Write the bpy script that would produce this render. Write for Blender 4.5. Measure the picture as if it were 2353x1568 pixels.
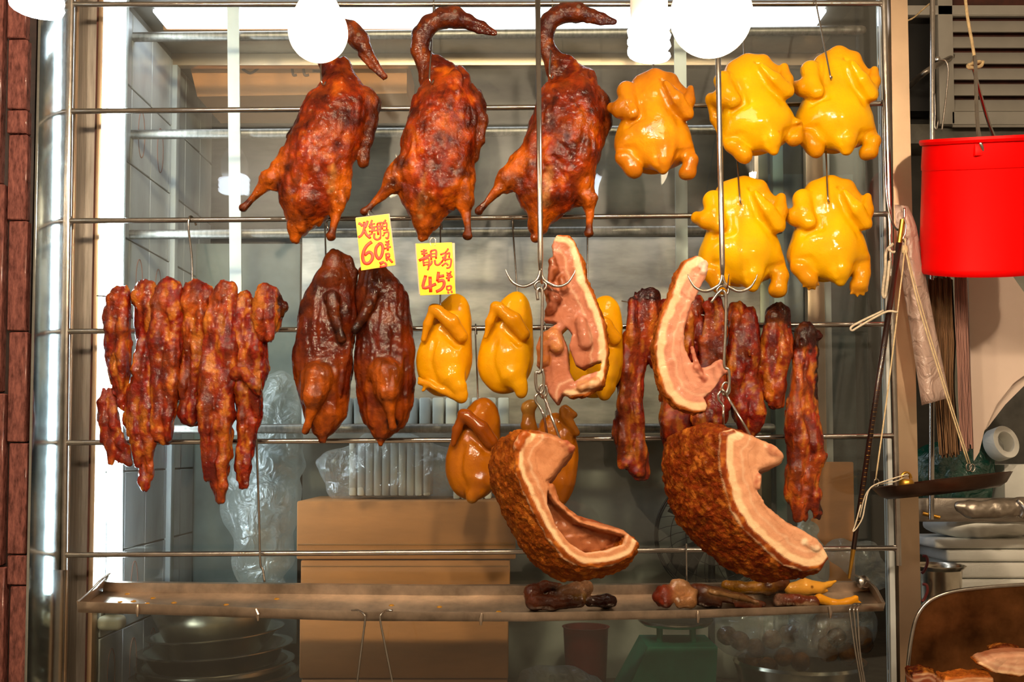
import bpy, bmesh, math, random
import numpy as np
from mathutils import Vector, Matrix

for o in list(bpy.data.objects):
    bpy.data.objects.remove(o, do_unlink=True)
scene = bpy.context.scene
COL = scene.collection
rng = np.random.default_rng(7)
random.seed(7)

# ------------------------------------------------------------------ camera
FPX, DIST, CAMZ = 2400.0, 2.4, 1.45
PITCH = math.radians(2.6)
HORIZON = 1040.0
SHIFT = (HORIZON - 784.0) - FPX * math.tan(PITCH)
cam_d = bpy.data.cameras.new("camera")
cam = bpy.data.objects.new("camera", cam_d)
COL.objects.link(cam)
cam.location = (0, -DIST, CAMZ)
cam.rotation_euler = (math.pi / 2 + PITCH, 0, 0)
cam_d.sensor_width = 36.0
cam_d.lens = 36.0 * FPX / 2353.0
cam_d.shift_y = SHIFT / 2353.0
cam_d.clip_start = 0.05
cam_d.clip_end = 60
scene.camera = cam

# ------------------------------------------------------------------ world and exposure
w = bpy.data.worlds.new("world")
scene.world = w
w.use_nodes = True
w.node_tree.nodes["Background"].inputs[0].default_value = (1.0, 0.70, 0.42, 1)
w.node_tree.nodes["Background"].inputs[1].default_value = 0.33
vs = scene.view_settings
vs.view_transform = 'Standard'
vs.look = 'None'
vs.exposure = 0.0
vs.gamma = 1.0
vs.use_curve_mapping = False
cy_ = scene.cycles
cy_.max_bounces = 6; cy_.diffuse_bounces = 2; cy_.glossy_bounces = 3; cy_.transmission_bounces = 4; cy_.transparent_max_bounces = 12
cy_.caustics_reflective = False; cy_.caustics_refractive = False; cy_.sample_clamp_indirect = 6.0; cy_.adaptive_threshold = 0.03; cy_.use_light_tree = False

BULB_STRENGTH = 17.0       # incandescent bulbs
CFL_STRENGTH = 16.0         # compact fluorescent lamps
TUBE_STRENGTH = 42.0        # fluorescent tube behind the pane
CEIL_STRENGTH = 6.5         # diffuser under the cabinet ceiling

# ------------------------------------------------------------------ placing helpers
def P(px, py, Y):
    """World point on the plane y = Y seen at photograph pixel (px, py)."""
    cx = (px - 1176.5) / FPX
    cy = (784.0 - py + SHIFT) / FPX
    f = Vector((0, math.cos(PITCH), math.sin(PITCH)))
    u = Vector((0, -math.sin(PITCH), math.cos(PITCH)))
    d = f + u * cy + Vector((1, 0, 0)) * cx
    t = (Y + DIST) / d.y
    return Vector((0, -DIST, CAMZ)) + d * t

def S(px, py, Y):
    """Metres per photograph pixel at that place."""
    return (P(px + 1, py, Y) - P(px, py, Y)).length

# ------------------------------------------------------------------ object helpers
def tag(o, label, cat, group=None, kind=None):
    o["label"] = label
    o["category"] = cat
    if group: o["group"] = group
    if kind: o["kind"] = kind
    return o

def thing(name, label, cat, loc, group=None):
    o = bpy.data.objects.new(name, None)
    COL.objects.link(o)
    o.location = loc
    o.empty_display_size = 0.05
    return tag(o, label, cat, group)

def world_loc(o):
    v = Vector((0, 0, 0))
    while o is not None:
        v = v + o.location
        o = o.parent
    return v

def mk(name, verts, faces, mat, parent=None, smooth=True, origin=None, cols=None, normals=None):
    """One mesh object. verts are world coordinates."""
    V = np.array([tuple(v) for v in verts], dtype=float).reshape(-1, 3)
    if parent is not None:
        base = np.array(world_loc(parent)); loc = (0, 0, 0)
    else:
        if origin is None:
            c = (V.min(0) + V.max(0)) / 2
            origin = (c[0], c[1], V[:, 2].min())
        base = np.array(origin, dtype=float); loc = tuple(base)
    me = bpy.data.meshes.new(name)
    me.from_pydata((V - base).tolist(), [], [tuple(int(i) for i in f) for f in faces])
    if smooth:
        me.polygons.foreach_set("use_smooth", [True] * len(me.polygons))
    if cols is not None:
        a = me.color_attributes.new("Col", 'FLOAT_COLOR', 'POINT')
        c4 = np.ones((len(V), 4), dtype=np.float32); c4[:, :3] = cols
        a.data.foreach_set("color", c4.ravel())
    me.update()
    if normals is not None:
        me.normals_split_custom_set_from_vertices([tuple(n) for n in normals])
    o = bpy.data.objects.new(name, me)
    if mat is not None: me.materials.append(mat)
    COL.objects.link(o)
    o.location = loc
    if parent is not None:
        o.parent = parent
    return o

class MB:
    """Collects geometry in world coordinates for one mesh."""
    def __init__(self): self.v = []; self.f = []
    def add(self, vs, fs):
        n = len(self.v); self.v += [Vector(x) for x in vs]; self.f += [tuple(i + n for i in f) for f in fs]
    def hexa(self, c):
        self.add(c, [(0, 1, 2, 3), (7, 6, 5, 4), (0, 4, 5, 1), (1, 5, 6, 2), (2, 6, 7, 3), (3, 7, 4, 0)])
    def box(self, lo, hi, bev=0.0, seg=2):
        x0, y0, z0 = lo; x1, y1, z1 = hi
        bm = bmesh.new()
        m = bmesh.ops.create_cube(bm, size=1.0)
        for vtx in bm.verts:
            vtx.co = Vector((x0 + (vtx.co.x + .5) * (x1 - x0), y0 + (vtx.co.y + .5) * (y1 - y0), z0 + (vtx.co.z + .5) * (z1 - z0)))
        if bev > 0:
            bmesh.ops.bevel(bm, geom=bm.edges[:], offset=bev, segments=seg, affect='EDGES', profile=0.5)
        bm.verts.ensure_lookup_table()
        for i, vv in enumerate(bm.verts): vv.index = i
        self.add([vv.co.copy() for vv in bm.verts], [[q.index for q in f.verts] for f in bm.faces])
        bm.free()
    def tube(self, pts, r, seg=8, closed=False, flat=1.0, flat_axis=None):
        pts = [Vector(p) for p in pts]
        n = len(pts)
        rs = r if isinstance(r, (list, tuple)) else [r] * n
        if len(rs) != n:
            rs = list(np.interp(np.linspace(0, 1, n), np.linspace(0, 1, len(rs)), rs))
        tang = []
        for i in range(n):
            a = pts[(i - 1) % n] if (closed or i > 0) else pts[0]
            b = pts[(i + 1) % n] if (closed or i < n - 1) else pts[-1]
            t = b - a
            tang.append(t.normalized() if t.length > 1e-9 else Vector((0, 0, 1)))
        nrm = tang[0].orthogonal().normalized()
        vs, fs = [], []
        for i in range(n):
            t = tang[i]
            nrm = (nrm - t * nrm.dot(t))
            nrm = nrm.normalized() if nrm.length > 1e-6 else t.orthogonal().normalized()
            bn = t.cross(nrm)
            for k in range(seg):
                a = 2 * math.pi * k / seg
                off = (nrm * math.cos(a) + bn * math.sin(a)) * rs[i]
                if flat_axis is not None:
                    fa = Vector(flat_axis); off = off - fa * off.dot(fa) * (1 - flat)
                vs.append(pts[i] + off)
        for i in range(n if closed else n - 1):
            j = (i + 1) % n
            for k in range(seg):
                k2 = (k + 1) % seg
                fs.append((i * seg + k, i * seg + k2, j * seg + k2, j * seg + k))
        if not closed:
            fs.append(tuple(range(seg - 1, -1, -1)))
            fs.append(tuple((n - 1) * seg + k for k in range(seg)))
        self.add(vs, fs)
    def lathe(self, prof, c, seg=32, axis=None):
        """prof: (radius, height) pairs around +Z through c, or around the given axis vector."""
        c = Vector(c)
        q = Vector((0, 0, 1)).rotation_difference(Vector(axis).normalized()) if axis is not None else None
        vs, fs = [], []
        n = len(prof)
        for r, h in prof:
            for k in range(seg):
                a = 2 * math.pi * k / seg
                v = Vector((r * math.cos(a), r * math.sin(a), h))
                if q is not None: v = q @ v
                vs.append(c + v)
        for i in range(n - 1):
            for k in range(seg):
                k2 = (k + 1) % seg
                fs.append((i * seg + k, i * seg + k2, (i + 1) * seg + k2, (i + 1) * seg + k))
        if prof[0][0] > 1e-6: fs.append(tuple(range(seg - 1, -1, -1)))
        if prof[-1][0] > 1e-6: fs.append(tuple((n - 1) * seg + k for k in range(seg)))
        self.add(vs, fs)
    def grid(self, rows, thick=None):
        """rows: list of equal-length lists of points; optional thickness vector turns the sheet into a slab."""
        n, m = len(rows), len(rows[0])
        vs = [Vector(p) for r in rows for p in r]
        fs = [(i * m + j, i * m + j + 1, (i + 1) * m + j + 1, (i + 1) * m + j) for i in range(n - 1) for j in range(m - 1)]
        if thick is None:
            self.add(vs, fs); return
        t = Vector(thick); N = len(vs)
        v2 = vs + [p + t for p in vs]
        f2 = list(fs) + [tuple(N + i for i in reversed(f)) for f in fs]
        edge = [(0, j, 0, j + 1) for j in range(m - 1)] + [(i, m - 1, i + 1, m - 1) for i in range(n - 1)]
        edge += [(n - 1, j + 1, n - 1, j) for j in range(m - 1)] + [(i + 1, 0, i, 0) for i in range(n - 1)]
        for a, b, c, d in edge:
            p, q = a * m + b, c * m + d
            f2.append((q, p, N + p, N + q))
        self.add(v2, f2)
    def build(self, name, mat, parent=None, smooth=True, origin=None, sharp=40):
        o = mk(name, self.v, self.f, mat, parent, smooth, origin)
        if smooth and sharp:
            o.data.set_sharp_from_angle(angle=math.radians(sharp))
        return o

def cr(pts, n=6, closed=False):
    """Catmull-Rom resampling."""
    P_ = [Vector(p) for p in pts]
    N = len(P_); out = []
    rng_ = range(N) if closed else range(N - 1)
    for i in rng_:
        if closed:
            a, b, c, d = P_[(i - 1) % N], P_[i], P_[(i + 1) % N], P_[(i + 2) % N]
        else:
            b, c = P_[i], P_[i + 1]
            a = P_[i - 1] if i > 0 else b + (b - c)
            d = P_[i + 2] if i + 2 < N else c + (c - b)
        for k in range(n):
            t = k / n
            out.append(0.5 * ((2 * b) + (c - a) * t + (2 * a - 5 * b + 4 * c - d) * t * t + (3 * b - a - 3 * c + d) * t ** 3))
    if not closed: out.append(P_[-1])
    return out

def PX(pts, Y):
    """Pixel points to world; a point may carry its own depth as third item."""
    return [P(p[0], p[1], p[2] if len(p) > 2 else Y) for p in pts]

# ------------------------------------------------------------------ materials
def lin(c):
    if isinstance(c, str):
        c = c.lstrip('#'); c = [int(c[i:i + 2], 16) / 255 for i in (0, 2, 4)]
    return tuple(((x / 12.92) if x <= 0.04045 else ((x + 0.055) / 1.055) ** 2.4) for x in c)

class NT:
    def __init__(self, name):
        self.m = bpy.data.materials.new(name); self.m.use_nodes = True
        self.t = self.m.node_tree; self.t.nodes.clear()
        self.out = self.t.nodes.new('ShaderNodeOutputMaterial')
    def n(self, typ, **kw):
        nd = self.t.nodes.new(typ)
        for k, v in kw.items():
            if k.startswith('_'): setattr(nd, k[1:], v)
            else:
                nd.inputs[int(k[1:]) if (k[0] == 'i' and k[1:].isdigit()) else k.replace('__', ' ')].default_value = v
        return nd
    def l(self, a, b): self.t.links.new(a, b)

def _bump(nt, coord, specs, bsdf):
    prev = None
    for scale, strength, dist, detail in specs:
        nz = nt.n('ShaderNodeTexNoise', Scale=scale, Detail=detail, Roughness=0.6)
        nt.l(coord, nz.inputs['Vector'])
        b = nt.n('ShaderNodeBump', Strength=strength, Distance=dist)
        nt.l(nz.outputs[0], b.inputs['Height'])
        if prev is not None: nt.l(prev.outputs[0], b.inputs['Normal'])
        prev = b
    if prev is not None: nt.l(prev.outputs[0], bsdf.inputs['Normal'])

def mat_plain(name, color, rough=0.5, metal=0.0, var=0.12, vscale=12.0, bump=None, coat=0.0, stretch=None, spec=0.5, trans=0.0, rvar=0.15, color2=None):
    nt = NT(name)
    b = nt.n('ShaderNodeBsdfPrincipled', Metallic=metal, Roughness=rough)
    b.inputs['Coat Weight'].default_value = coat
    b.inputs['Specular IOR Level'].default_value = spec
    b.inputs['Transmission Weight'].default_value = trans
    tc = nt.n('ShaderNodeTexCoord')
    mp = nt.n('ShaderNodeMapping')
    if stretch: mp.inputs['Scale'].default_value = stretch
    nt.l(tc.outputs['Object'], mp.inputs[0])
    nz = nt.n('ShaderNodeTexNoise', Scale=vscale, Detail=5.0, Roughness=0.6)
    nt.l(mp.outputs[0], nz.inputs['Vector'])
    c = lin(color)
    c2 = lin(color2) if color2 else tuple(x * (1 - 2.2 * var) for x in c)
    c1 = tuple(min(1, x * (1 + var)) for x in c)
    rp = nt.n('ShaderNodeValToRGB')
    rp.color_ramp.elements[0].position = 0.32; rp.color_ramp.elements[1].position = 0.68
    rp.color_ramp.elements[0].color = (*c2, 1); rp.color_ramp.elements[1].color = (*c1, 1)
    nt.l(nz.outputs[0], rp.inputs[0]); nt.l(rp.outputs[0], b.inputs['Base Color'])
    if rvar > 0:
        mr = nt.n('ShaderNodeMapRange'); mr.inputs[3].default_value = max(0.02, rough - rvar * rough); mr.inputs[4].default_value = min(1, rough + rvar * rough)
        nt.l(nz.outputs[0], mr.inputs[0]); nt.l(mr.outputs[0], b.inputs['Roughness'])
    if bump: _bump(nt, mp.outputs[0], bump, b)
    nt.l(b.outputs[0], nt.out.inputs[0])
    return nt.m

def mat_emit(name, color, strength):
    nt = NT(name)
    e = nt.n('ShaderNodeEmission', Strength=strength); e.inputs[0].default_value = (*lin(color), 1)
    nt.l(e.outputs[0], nt.out.inputs[0])
    return nt.m

def mat_meat(name, rough=0.3, coat=0.5, mott=('#5a2408', 0.5, 28.0), spots=None, bump=((90, 0.5, 0.004, 3.0), (320, 0.35, 0.002, 2.0)), sss=0.0, scales=0.0, coat_rough=0.12, hue2=None, spec=0.04, coat_bump=(70, 0.45, 0.006, 3.0)):
    """Cooked skin and meat: colour from the mesh's own colour layer, mottled, greasy."""
    nt = NT(name)
    b = nt.n('ShaderNodeBsdfPrincipled', Roughness=rough)
    b.inputs['Coat Weight'].default_value = coat
    b.inputs['Coat Roughness'].default_value = coat_rough
    b.inputs['Specular IOR Level'].default_value = spec
    if sss > 0:
        b.inputs['Subsurface Weight'].default_value = sss
        b.inputs['Subsurface Radius'].default_value = (0.02, 0.01, 0.004)
        b.inputs['Subsurface Scale'].default_value = 0.4
    at = nt.n('ShaderNodeAttribute', _attribute_name="Col")
    tc = nt.n('ShaderNodeTexCoord')
    co = tc.outputs['Object']
    nz = nt.n('ShaderNodeTexNoise', Scale=mott[2], Detail=4.0, Roughness=0.65, Distortion=0.6)
    nt.l(co, nz.inputs['Vector'])
    mr = nt.n('ShaderNodeMapRange'); mr.inputs[1].default_value = 0.33; mr.inputs[2].default_value = 0.72; mr.inputs[4].default_value = mott[1]
    nt.l(nz.outputs[0], mr.inputs[0])
    mx = nt.n('ShaderNodeMix', _data_type='RGBA', _blend_type='MIX')
    nt.l(mr.outputs[0], mx.inputs[0]); nt.l(at.outputs['Color'], mx.inputs[6]); mx.inputs[7].default_value = (*lin(mott[0]), 1)
    res = mx.outputs[2]
    if hue2:
        n2 = nt.n('ShaderNodeTexNoise', Scale=hue2[2], Detail=4.0, Roughness=0.6); nt.l(co, n2.inputs['Vector'])
        m2 = nt.n('ShaderNodeMapRange'); m2.inputs[1].default_value = 0.48; m2.inputs[2].default_value = 0.7; m2.inputs[4].default_value = hue2[1]
        nt.l(n2.outputs[0], m2.inputs[0])
        x2 = nt.n('ShaderNodeMix', _data_type='RGBA', _blend_type='MIX')
        nt.l(m2.outputs[0], x2.inputs[0]); nt.l(res, x2.inputs[6]); x2.inputs[7].default_value = (*lin(hue2[0]), 1)
        res = x2.outputs[2]
    nt.l(res, b.inputs['Base Color'])
    r2 = nt.n('ShaderNodeMapRange'); r2.inputs[3].default_value = rough * 0.7; r2.inputs[4].default_value = rough * 1.4
    nt.l(nz.outputs[0], r2.inputs[0]); nt.l(r2.outputs[0], b.inputs['Roughness'])
    prev = None
    if scales > 0:
        vo = nt.n('ShaderNodeTexVoronoi', Scale=150.0); vo.feature = 'DISTANCE_TO_EDGE'
        nt.l(co, vo.inputs['Vector'])
        v2 = nt.n('ShaderNodeMapRange'); v2.inputs[2].default_value = 0.12
        nt.l(vo.outputs[0], v2.inputs[0])
        prev = nt.n('ShaderNodeBump', Strength=scales, Distance=0.002); nt.l(v2.outputs[0], prev.inputs['Height'])
    for scale, st, dist, det in bump:
        q = nt.n('ShaderNodeTexNoise', Scale=scale, Detail=det, Roughness=0.6, Distortion=0.4)
        nt.l(co, q.inputs['Vector'])
        bb = nt.n('ShaderNodeBump', Strength=st, Distance=dist); nt.l(q.outputs[0], bb.inputs['Height'])
        if prev is not None: nt.l(prev.outputs[0], bb.inputs['Normal'])
        prev = bb
    nt.l(prev.outputs[0], b.inputs['Normal'])
    if coat > 0:
        q = nt.n('ShaderNodeTexNoise', Scale=coat_bump[0], Detail=coat_bump[3], Roughness=0.55)
        nt.l(co, q.inputs['Vector'])
        bb = nt.n('ShaderNodeBump', Strength=coat_bump[1], Distance=coat_bump[2]); nt.l(q.outputs[0], bb.inputs['Height'])
        nt.l(bb.outputs[0], b.inputs['Coat Normal'])
    nt.l(b.outputs[0], nt.out.inputs[0])
    return nt.m

def mat_glass(name, tint=(0.93, 0.97, 0.96), rough=0.012, haze=0.35, base=0.0):
    """Flat pane: see-through with Fresnel reflection and a faint scratched haze."""
    nt = NT(name)
    tr = nt.n('ShaderNodeBsdfTransparent'); tr.inputs[0].default_value = (*tint, 1)
    gl = nt.n('ShaderNodeBsdfGlossy', Roughness=rough)
    g2 = nt.n('ShaderNodeBsdfGlossy', Roughness=haze); g2.inputs[0].default_value = (1, 1, 1, 1)
    fr = nt.n('ShaderNodeFresnel', IOR=1.5)
    m1 = nt.n('ShaderNodeMixShader'); m2 = nt.n('ShaderNodeMixShader')
    nt.l(fr.outputs[0], m1.inputs[0]); nt.l(tr.outputs[0], m1.inputs[1]); nt.l(gl.outputs[0], m1.inputs[2])
    m2.inputs[0].default_value = base + 0.018
    nt.l(m1.outputs[0], m2.inputs[1]); nt.l(g2.outputs[0], m2.inputs[2])
    nt.l(m2.outputs[0], nt.out.inputs[0])
    return nt.m

def mat_film(name, color=(0.9, 0.92, 0.9), clear=0.6, gloss=0.2, rough=0.15):
    """Thin plastic bag film: partly clear, partly milky, shiny, crinkled."""
    nt = NT(name)
    tr = nt.n('ShaderNodeBsdfTransparent'); tr.inputs[0].default_value = (0.97, 0.98, 0.97, 1)
    tl = nt.n('ShaderNodeBsdfTranslucent'); tl.inputs[0].default_value = (*color, 1)
    df = nt.n('ShaderNodeBsdfDiffuse'); df.inputs[0].default_value = (*color, 1)
    gl = nt.n('ShaderNodeBsdfGlossy', Roughness=rough)
    tc = nt.n('ShaderNodeTexCoord'); nz = nt.n('ShaderNodeTexNoise', Scale=22.0, Detail=4.0, Distortion=1.5); nt.l(tc.outputs['Object'], nz.inputs['Vector'])
    bp = nt.n('ShaderNodeBump', Strength=0.8, Distance=0.02); nt.l(nz.outputs[0], bp.inputs['Height'])
    for s in (tl, df, gl): nt.l(bp.outputs[0], s.inputs['Normal'])
    a = nt.n('ShaderNodeMixShader', Fac=0.5); nt.l(tl.outputs[0], a.inputs[1]); nt.l(df.outputs[0], a.inputs[2])
    b = nt.n('ShaderNodeMixShader', Fac=clear); nt.l(a.outputs[0], b.inputs[1]); nt.l(tr.outputs[0], b.inputs[2])
    c = nt.n('ShaderNodeMixShader', Fac=gloss); nt.l(b.outputs[0], c.inputs[1]); nt.l(gl.outputs[0], c.inputs[2])
    nt.l(c.outputs[0], nt.out.inputs[0])
    return nt.m

M = {}
M['steel'] = mat_plain('steel_rod', '#b9b2aa', rough=0.24, metal=1.0, var=0.08, vscale=30, bump=((60, 0.12, 0.002, 3),))
M['steel_dull'] = mat_plain('steel_dull', '#a39a90', rough=0.36, metal=1.0, var=0.15, vscale=18, stretch=(1, 1, 6), bump=((120, 0.1, 0.002, 3),))
M['steel_brushed'] = mat_plain('steel_brushed', '#a39c94', rough=0.46, metal=1.0, var=0.14, vscale=9, stretch=(14, 14, 1), bump=((40, 0.08, 0.001, 4),))
M['steel_mirror'] = mat_plain('steel_mirror', '#cfd6d6', rough=0.13, metal=1.0, var=0.07, vscale=6, stretch=(1, 1, 4), bump=((8, 0.06, 0.004, 2),))
M['steel_panel'] = mat_plain('steel_panel', '#d2c6b6', rough=0.42, metal=0.4, var=0.22, vscale=5, stretch=(1, 1, 3), bump=((30, 0.15, 0.003, 5),))
M['steel_tray'] = mat_plain('steel_tray', '#c8b6a4', rough=0.34, metal=0.97, var=0.2, vscale=14, bump=((25, 0.25, 0.003, 4), (160, 0.08, 0.001, 2)))
M['steel_basin'] = mat_plain('steel_basin', '#d6cebc', rough=0.24, metal=1.0, var=0.12, vscale=9, bump=((20, 0.1, 0.003, 2),))
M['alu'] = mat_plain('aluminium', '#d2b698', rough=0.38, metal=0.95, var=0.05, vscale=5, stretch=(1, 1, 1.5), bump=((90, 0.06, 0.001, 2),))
M['alu_pale'] = mat_plain('aluminium_pale', '#d8dcda', rough=0.5, metal=0.25, var=0.05, vscale=10)
M['granite'] = mat_plain('red_granite', '#7a4a42', rough=0.16, var=0.22, vscale=70, stretch=(2, 2, .6), color2='#4a2824', bump=((40, 0.1, 0.002, 4),), rvar=0.5)
M['dark_gap'] = mat_plain('dark_sealant', '#2a1c18', rough=0.5, var=0.3, vscale=40)
M['black'] = mat_plain('black_plastic', '#141414', rough=0.4, var=0.1)
M['dark_wall'] = mat_plain('dark_wall', '#34322e', rough=0.7, var=0.35, vscale=3)
M['tile'] = mat_plain('glazed_tile', '#c6c9c9', rough=0.2, var=0.1, vscale=6, color2='#aeaba8', stretch=(1, 1, .5))
M['grout'] = mat_plain('grout', '#7d7a72', rough=0.8)
M['card'] = mat_plain('cardboard', '#c8844a', rough=0.75, var=0.07, vscale=5, stretch=(1, 1, 4), bump=((14, 0.15, 0.004, 3),))
M['card_dark'] = mat_plain('cardboard_dark', '#a87444', rough=0.75, var=0.1, vscale=5, bump=((14, 0.15, 0.004, 3),))
M['foam'] = mat_plain('white_foam', '#ecece4', rough=0.6, var=0.05, vscale=8)
M['film'] = mat_film('clear_bag', clear=0.78, gloss=0.14, rough=0.12)
M['film_milky'] = mat_film('milky_bag', color=(0.70, 0.74, 0.69), clear=0.55, gloss=0.15, rough=0.25)
M['film_pink'] = mat_film('pinkish_bag', color=(0.95, 0.72, 0.62), clear=0.2, gloss=0.1, rough=0.3)
M['green'] = mat_plain('green_enamel', '#0c8464', rough=0.45, var=0.15)
M['green_bag'] = mat_film('green_bag', color=(0.0, 0.13, 0.08), clear=0.1, gloss=0.12, rough=0.25)
M['red_dark'] = mat_plain('dark_red_plastic', '#6a1c14', rough=0.5)
M['bucket'] = mat_plain('red_bucket', '#e80202', rough=0.42, var=0.03, vscale=4, spec=0.12, bump=((6, 0.06, 0.004, 2),))
M['rope'] = mat_plain('rope', '#b39a72', rough=0.85, var=0.2, vscale=90)
M['string'] = mat_plain('string', '#d8bf94', rough=0.85, var=0.12, vscale=120)
M['string_white'] = mat_plain('string_white', '#d5c6ae', rough=0.85, var=0.12, vscale=120)
M['wood_dark'] = mat_plain('dark_stick', '#2c1512', rough=0.28, var=0.3, vscale=20, coat=0.3)
M['brass'] = mat_plain('brass', '#c8953c', rough=0.3, metal=0.9, var=0.12, vscale=30)
M['paper'] = mat_plain('newsprint', '#8a6442', rough=0.8, var=0.3, vscale=10, stretch=(40, 2, 1.0), bump=((8, 0.8, 0.006, 4),))
M['paper_pink'] = mat_plain('pinkish_paper', '#9a6d60', rough=0.7, var=0.25, vscale=8, stretch=(30, 2, 1.0), bump=((8, 0.5, 0.005, 4),))
M['sheet'] = mat_plain('grey_card', '#dcc6b6', rough=0.65, var=0.04, vscale=3)
M['white_paint'] = mat_plain('white_paint', '#96928a', rough=0.5, var=0.06, vscale=6)
M['rust'] = mat_plain('rusty_gap', '#4a2216', rough=0.8, var=0.3)
M['grey_beam'] = mat_plain('grey_beam', '#5b5850', rough=0.6, var=0.2)
M['grey_wall'] = mat_plain('grey_wall', '#98978c', rough=0.7, var=0.15, vscale=4)
M['ceil'] = mat_plain('cabinet_ceiling', '#9b958a', rough=0.35, metal=0.6, var=0.15, vscale=6)
M['ceramic'] = mat_plain('lamp_holder_cream', '#d8d2ba', rough=0.4, var=0.06)
M['lamp_white'] = mat_plain('lamp_white', '#e8e6e0', rough=0.4, var=0.03)
M['tag'] = mat_plain('yellow_card', '#f7d40a', rough=0.3, var=0.03, vscale=9, coat=0.4, rvar=0.2)
M['tag_back'] = mat_plain('tag_backing', '#d9c8ae', rough=0.6)
M['ink'] = mat_plain('red_marker', '#f2360a', rough=0.35, var=0.08, vscale=60)
M['ink_brown'] = mat_plain('brown_marker', '#5a3b26', rough=0.6)
M['ink_red'] = mat_plain('dark_red_ink', '#8a2c24', rough=0.6)
M['pane'] = mat_glass('window_glass')
M['pane_plain'] = mat_glass('inner_glass', tint=(0.7, 0.76, 0.75), rough=0.25, haze=0.4)
M['floor'] = mat_plain('floor_tiles', '#9a9288', rough=0.6, var=0.2, vscale=2)
M['oil'] = mat_plain('oil_drop', '#b07a18', rough=0.05, var=0.1, coat=1.0)
# meats
M['duck'] = mat_meat('roast_duck_skin', rough=0.5, coat=0.65, coat_rough=0.045, mott=('#220500', 0.9, 24.0), bump=((45, 0.5, 0.010, 3.0), (150, 0.5, 0.003, 3.0)), scales=0.15, hue2=('#b4500a', 0.4, 14.0), coat_bump=(75, 0.75, 0.007, 4.0))
M['duck_dark'] = mat_meat('roast_duck_dark', rough=0.5, coat=0.65, coat_rough=0.045, mott=('#1a0602', 0.8, 20.0), bump=((45, 0.45, 0.010, 3.0), (170, 0.45, 0.003, 3.0)), hue2=('#a84a0a', 0.35, 12.0), coat_bump=(80, 0.6, 0.006, 4.0))
M['chicken'] = mat_meat('yellow_chicken_skin', rough=0.42, coat=0.5, coat_rough=0.1, mott=('#e09608', 0.35, 14.0), bump=((40, 0.14, 0.005, 3.0), (300, 0.4, 0.002, 3.0)), sss=0.12, coat_bump=(60, 0.25, 0.004, 4.0))
M['chicken_brown'] = mat_meat('soy_chicken_skin', rough=0.42, coat=0.75, coat_rough=0.07, mott=('#7a3c06', 0.5, 16.0), bump=((45, 0.2, 0.004, 3.0), (280, 0.35, 0.002, 3.0)), sss=0.0, coat_bump=(60, 0.4, 0.005, 4.0))
M['pork_strip'] = mat_meat('barbecue_pork', rough=0.48, coat=0.9, coat_rough=0.05, mott=('#3c0804', 0.75, 30.0), bump=((60, 0.6, 0.009, 3.0), (190, 0.5, 0.004, 3.0)), hue2=('#c86a18', 0.22, 18.0), coat_bump=(85, 0.8, 0.007, 4.0))
M['crackling'] = mat_meat('pork_crackling', rough=0.6, coat=0.12, mott=('#4e1c06', 0.55, 26.0), bump=((140, 0.9, 0.006, 3.0), (420, 0.6, 0.003, 3.0)), hue2=('#c0721e', 0.4, 90.0), coat_rough=0.25)
M['pork_meat'] = mat_meat('roast_pork_meat', rough=0.45, coat=0.35, coat_rough=0.12, mott=('#a85c30', 0.35, 24.0), bump=((50, 0.4, 0.006, 4.0), (260, 0.25, 0.002, 3.0)), sss=0.0, coat_bump=(60, 0.5, 0.005, 4.0))
M['scrap'] = mat_meat('roast_scraps', rough=0.45, coat=0.9, coat_rough=0.05, mott=('#2a0c06', 0.65, 40.0), bump=((70, 0.6, 0.006, 4.0), (260, 0.3, 0.002, 3.0)), coat_bump=(90, 0.6, 0.005, 4.0))
# ------------------------------------------------------------------ organic shapes: blended distance fields -> smooth meshes
_LAT = np.random.default_rng(11).random((32, 32, 32)).astype(np.float32)
_RM = np.array([[0.36, 0.48, -0.8], [-0.8, 0.6, 0.0], [0.48, 0.64, 0.6]])
def vnoise(p):
    return 0.72 * (_vn(p) + _vn(p @ _RM * 1.13 + 5.7))
def _vn(p):
    """Smooth value noise in [-1, 1] at points p (N,3) in lattice units."""
    i = np.floor(p).astype(np.int64); f = p - i
    f = f * f * (3 - 2 * f); i &= 31; j = (i + 1) & 31
    x0, y0, z0 = i.T; x1, y1, z1 = j.T
    fx, fy, fz = f.T
    def mix(a, b, t): return a + (b - a) * t
    c = mix(mix(mix(_LAT[x0, y0, z0], _LAT[x1, y0, z0], fx), mix(_LAT[x0, y1, z0], _LAT[x1, y1, z0], fx), fy),
            mix(mix(_LAT[x0, y0, z1], _LAT[x1, y0, z1], fx), mix(_LAT[x0, y1, z1], _LAT[x1, y1, z1], fx), fy), fz)
    return c * 2 - 1

def smin(a, b, k):
    if k <= 0: return np.minimum(a, b)
    h = np.maximum(k - np.abs(a - b), 0) / k
    return np.minimum(a, b) - h * h * k * 0.25

def chain_d(p, pts, fd=1.0):
    """Distance to a chain of tapered capsules. pts: (x, y, d, r). fd: depth factor (>1 flattens in depth)."""
    out = None
    q = p.copy(); q[:, 2] *= fd
    for a, b in zip(pts[:-1], pts[1:]):
        A = np.array([a[0], a[1], a[2] * fd]); B = np.array([b[0], b[1], b[2] * fd])
        ab = B - A; L = max(1e-6, ab @ ab)
        pa = q - A
        t = np.clip(pa @ ab / L, 0, 1)
        dd = np.sqrt(((pa - t[:, None] * ab) ** 2).sum(1)) - (a[3] + (b[3] - a[3]) * t)
        if fd > 1: dd = dd / (1 + (fd - 1) * 0.5)
        out = dd if out is None else smin(out, dd, 6)
    return out

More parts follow.
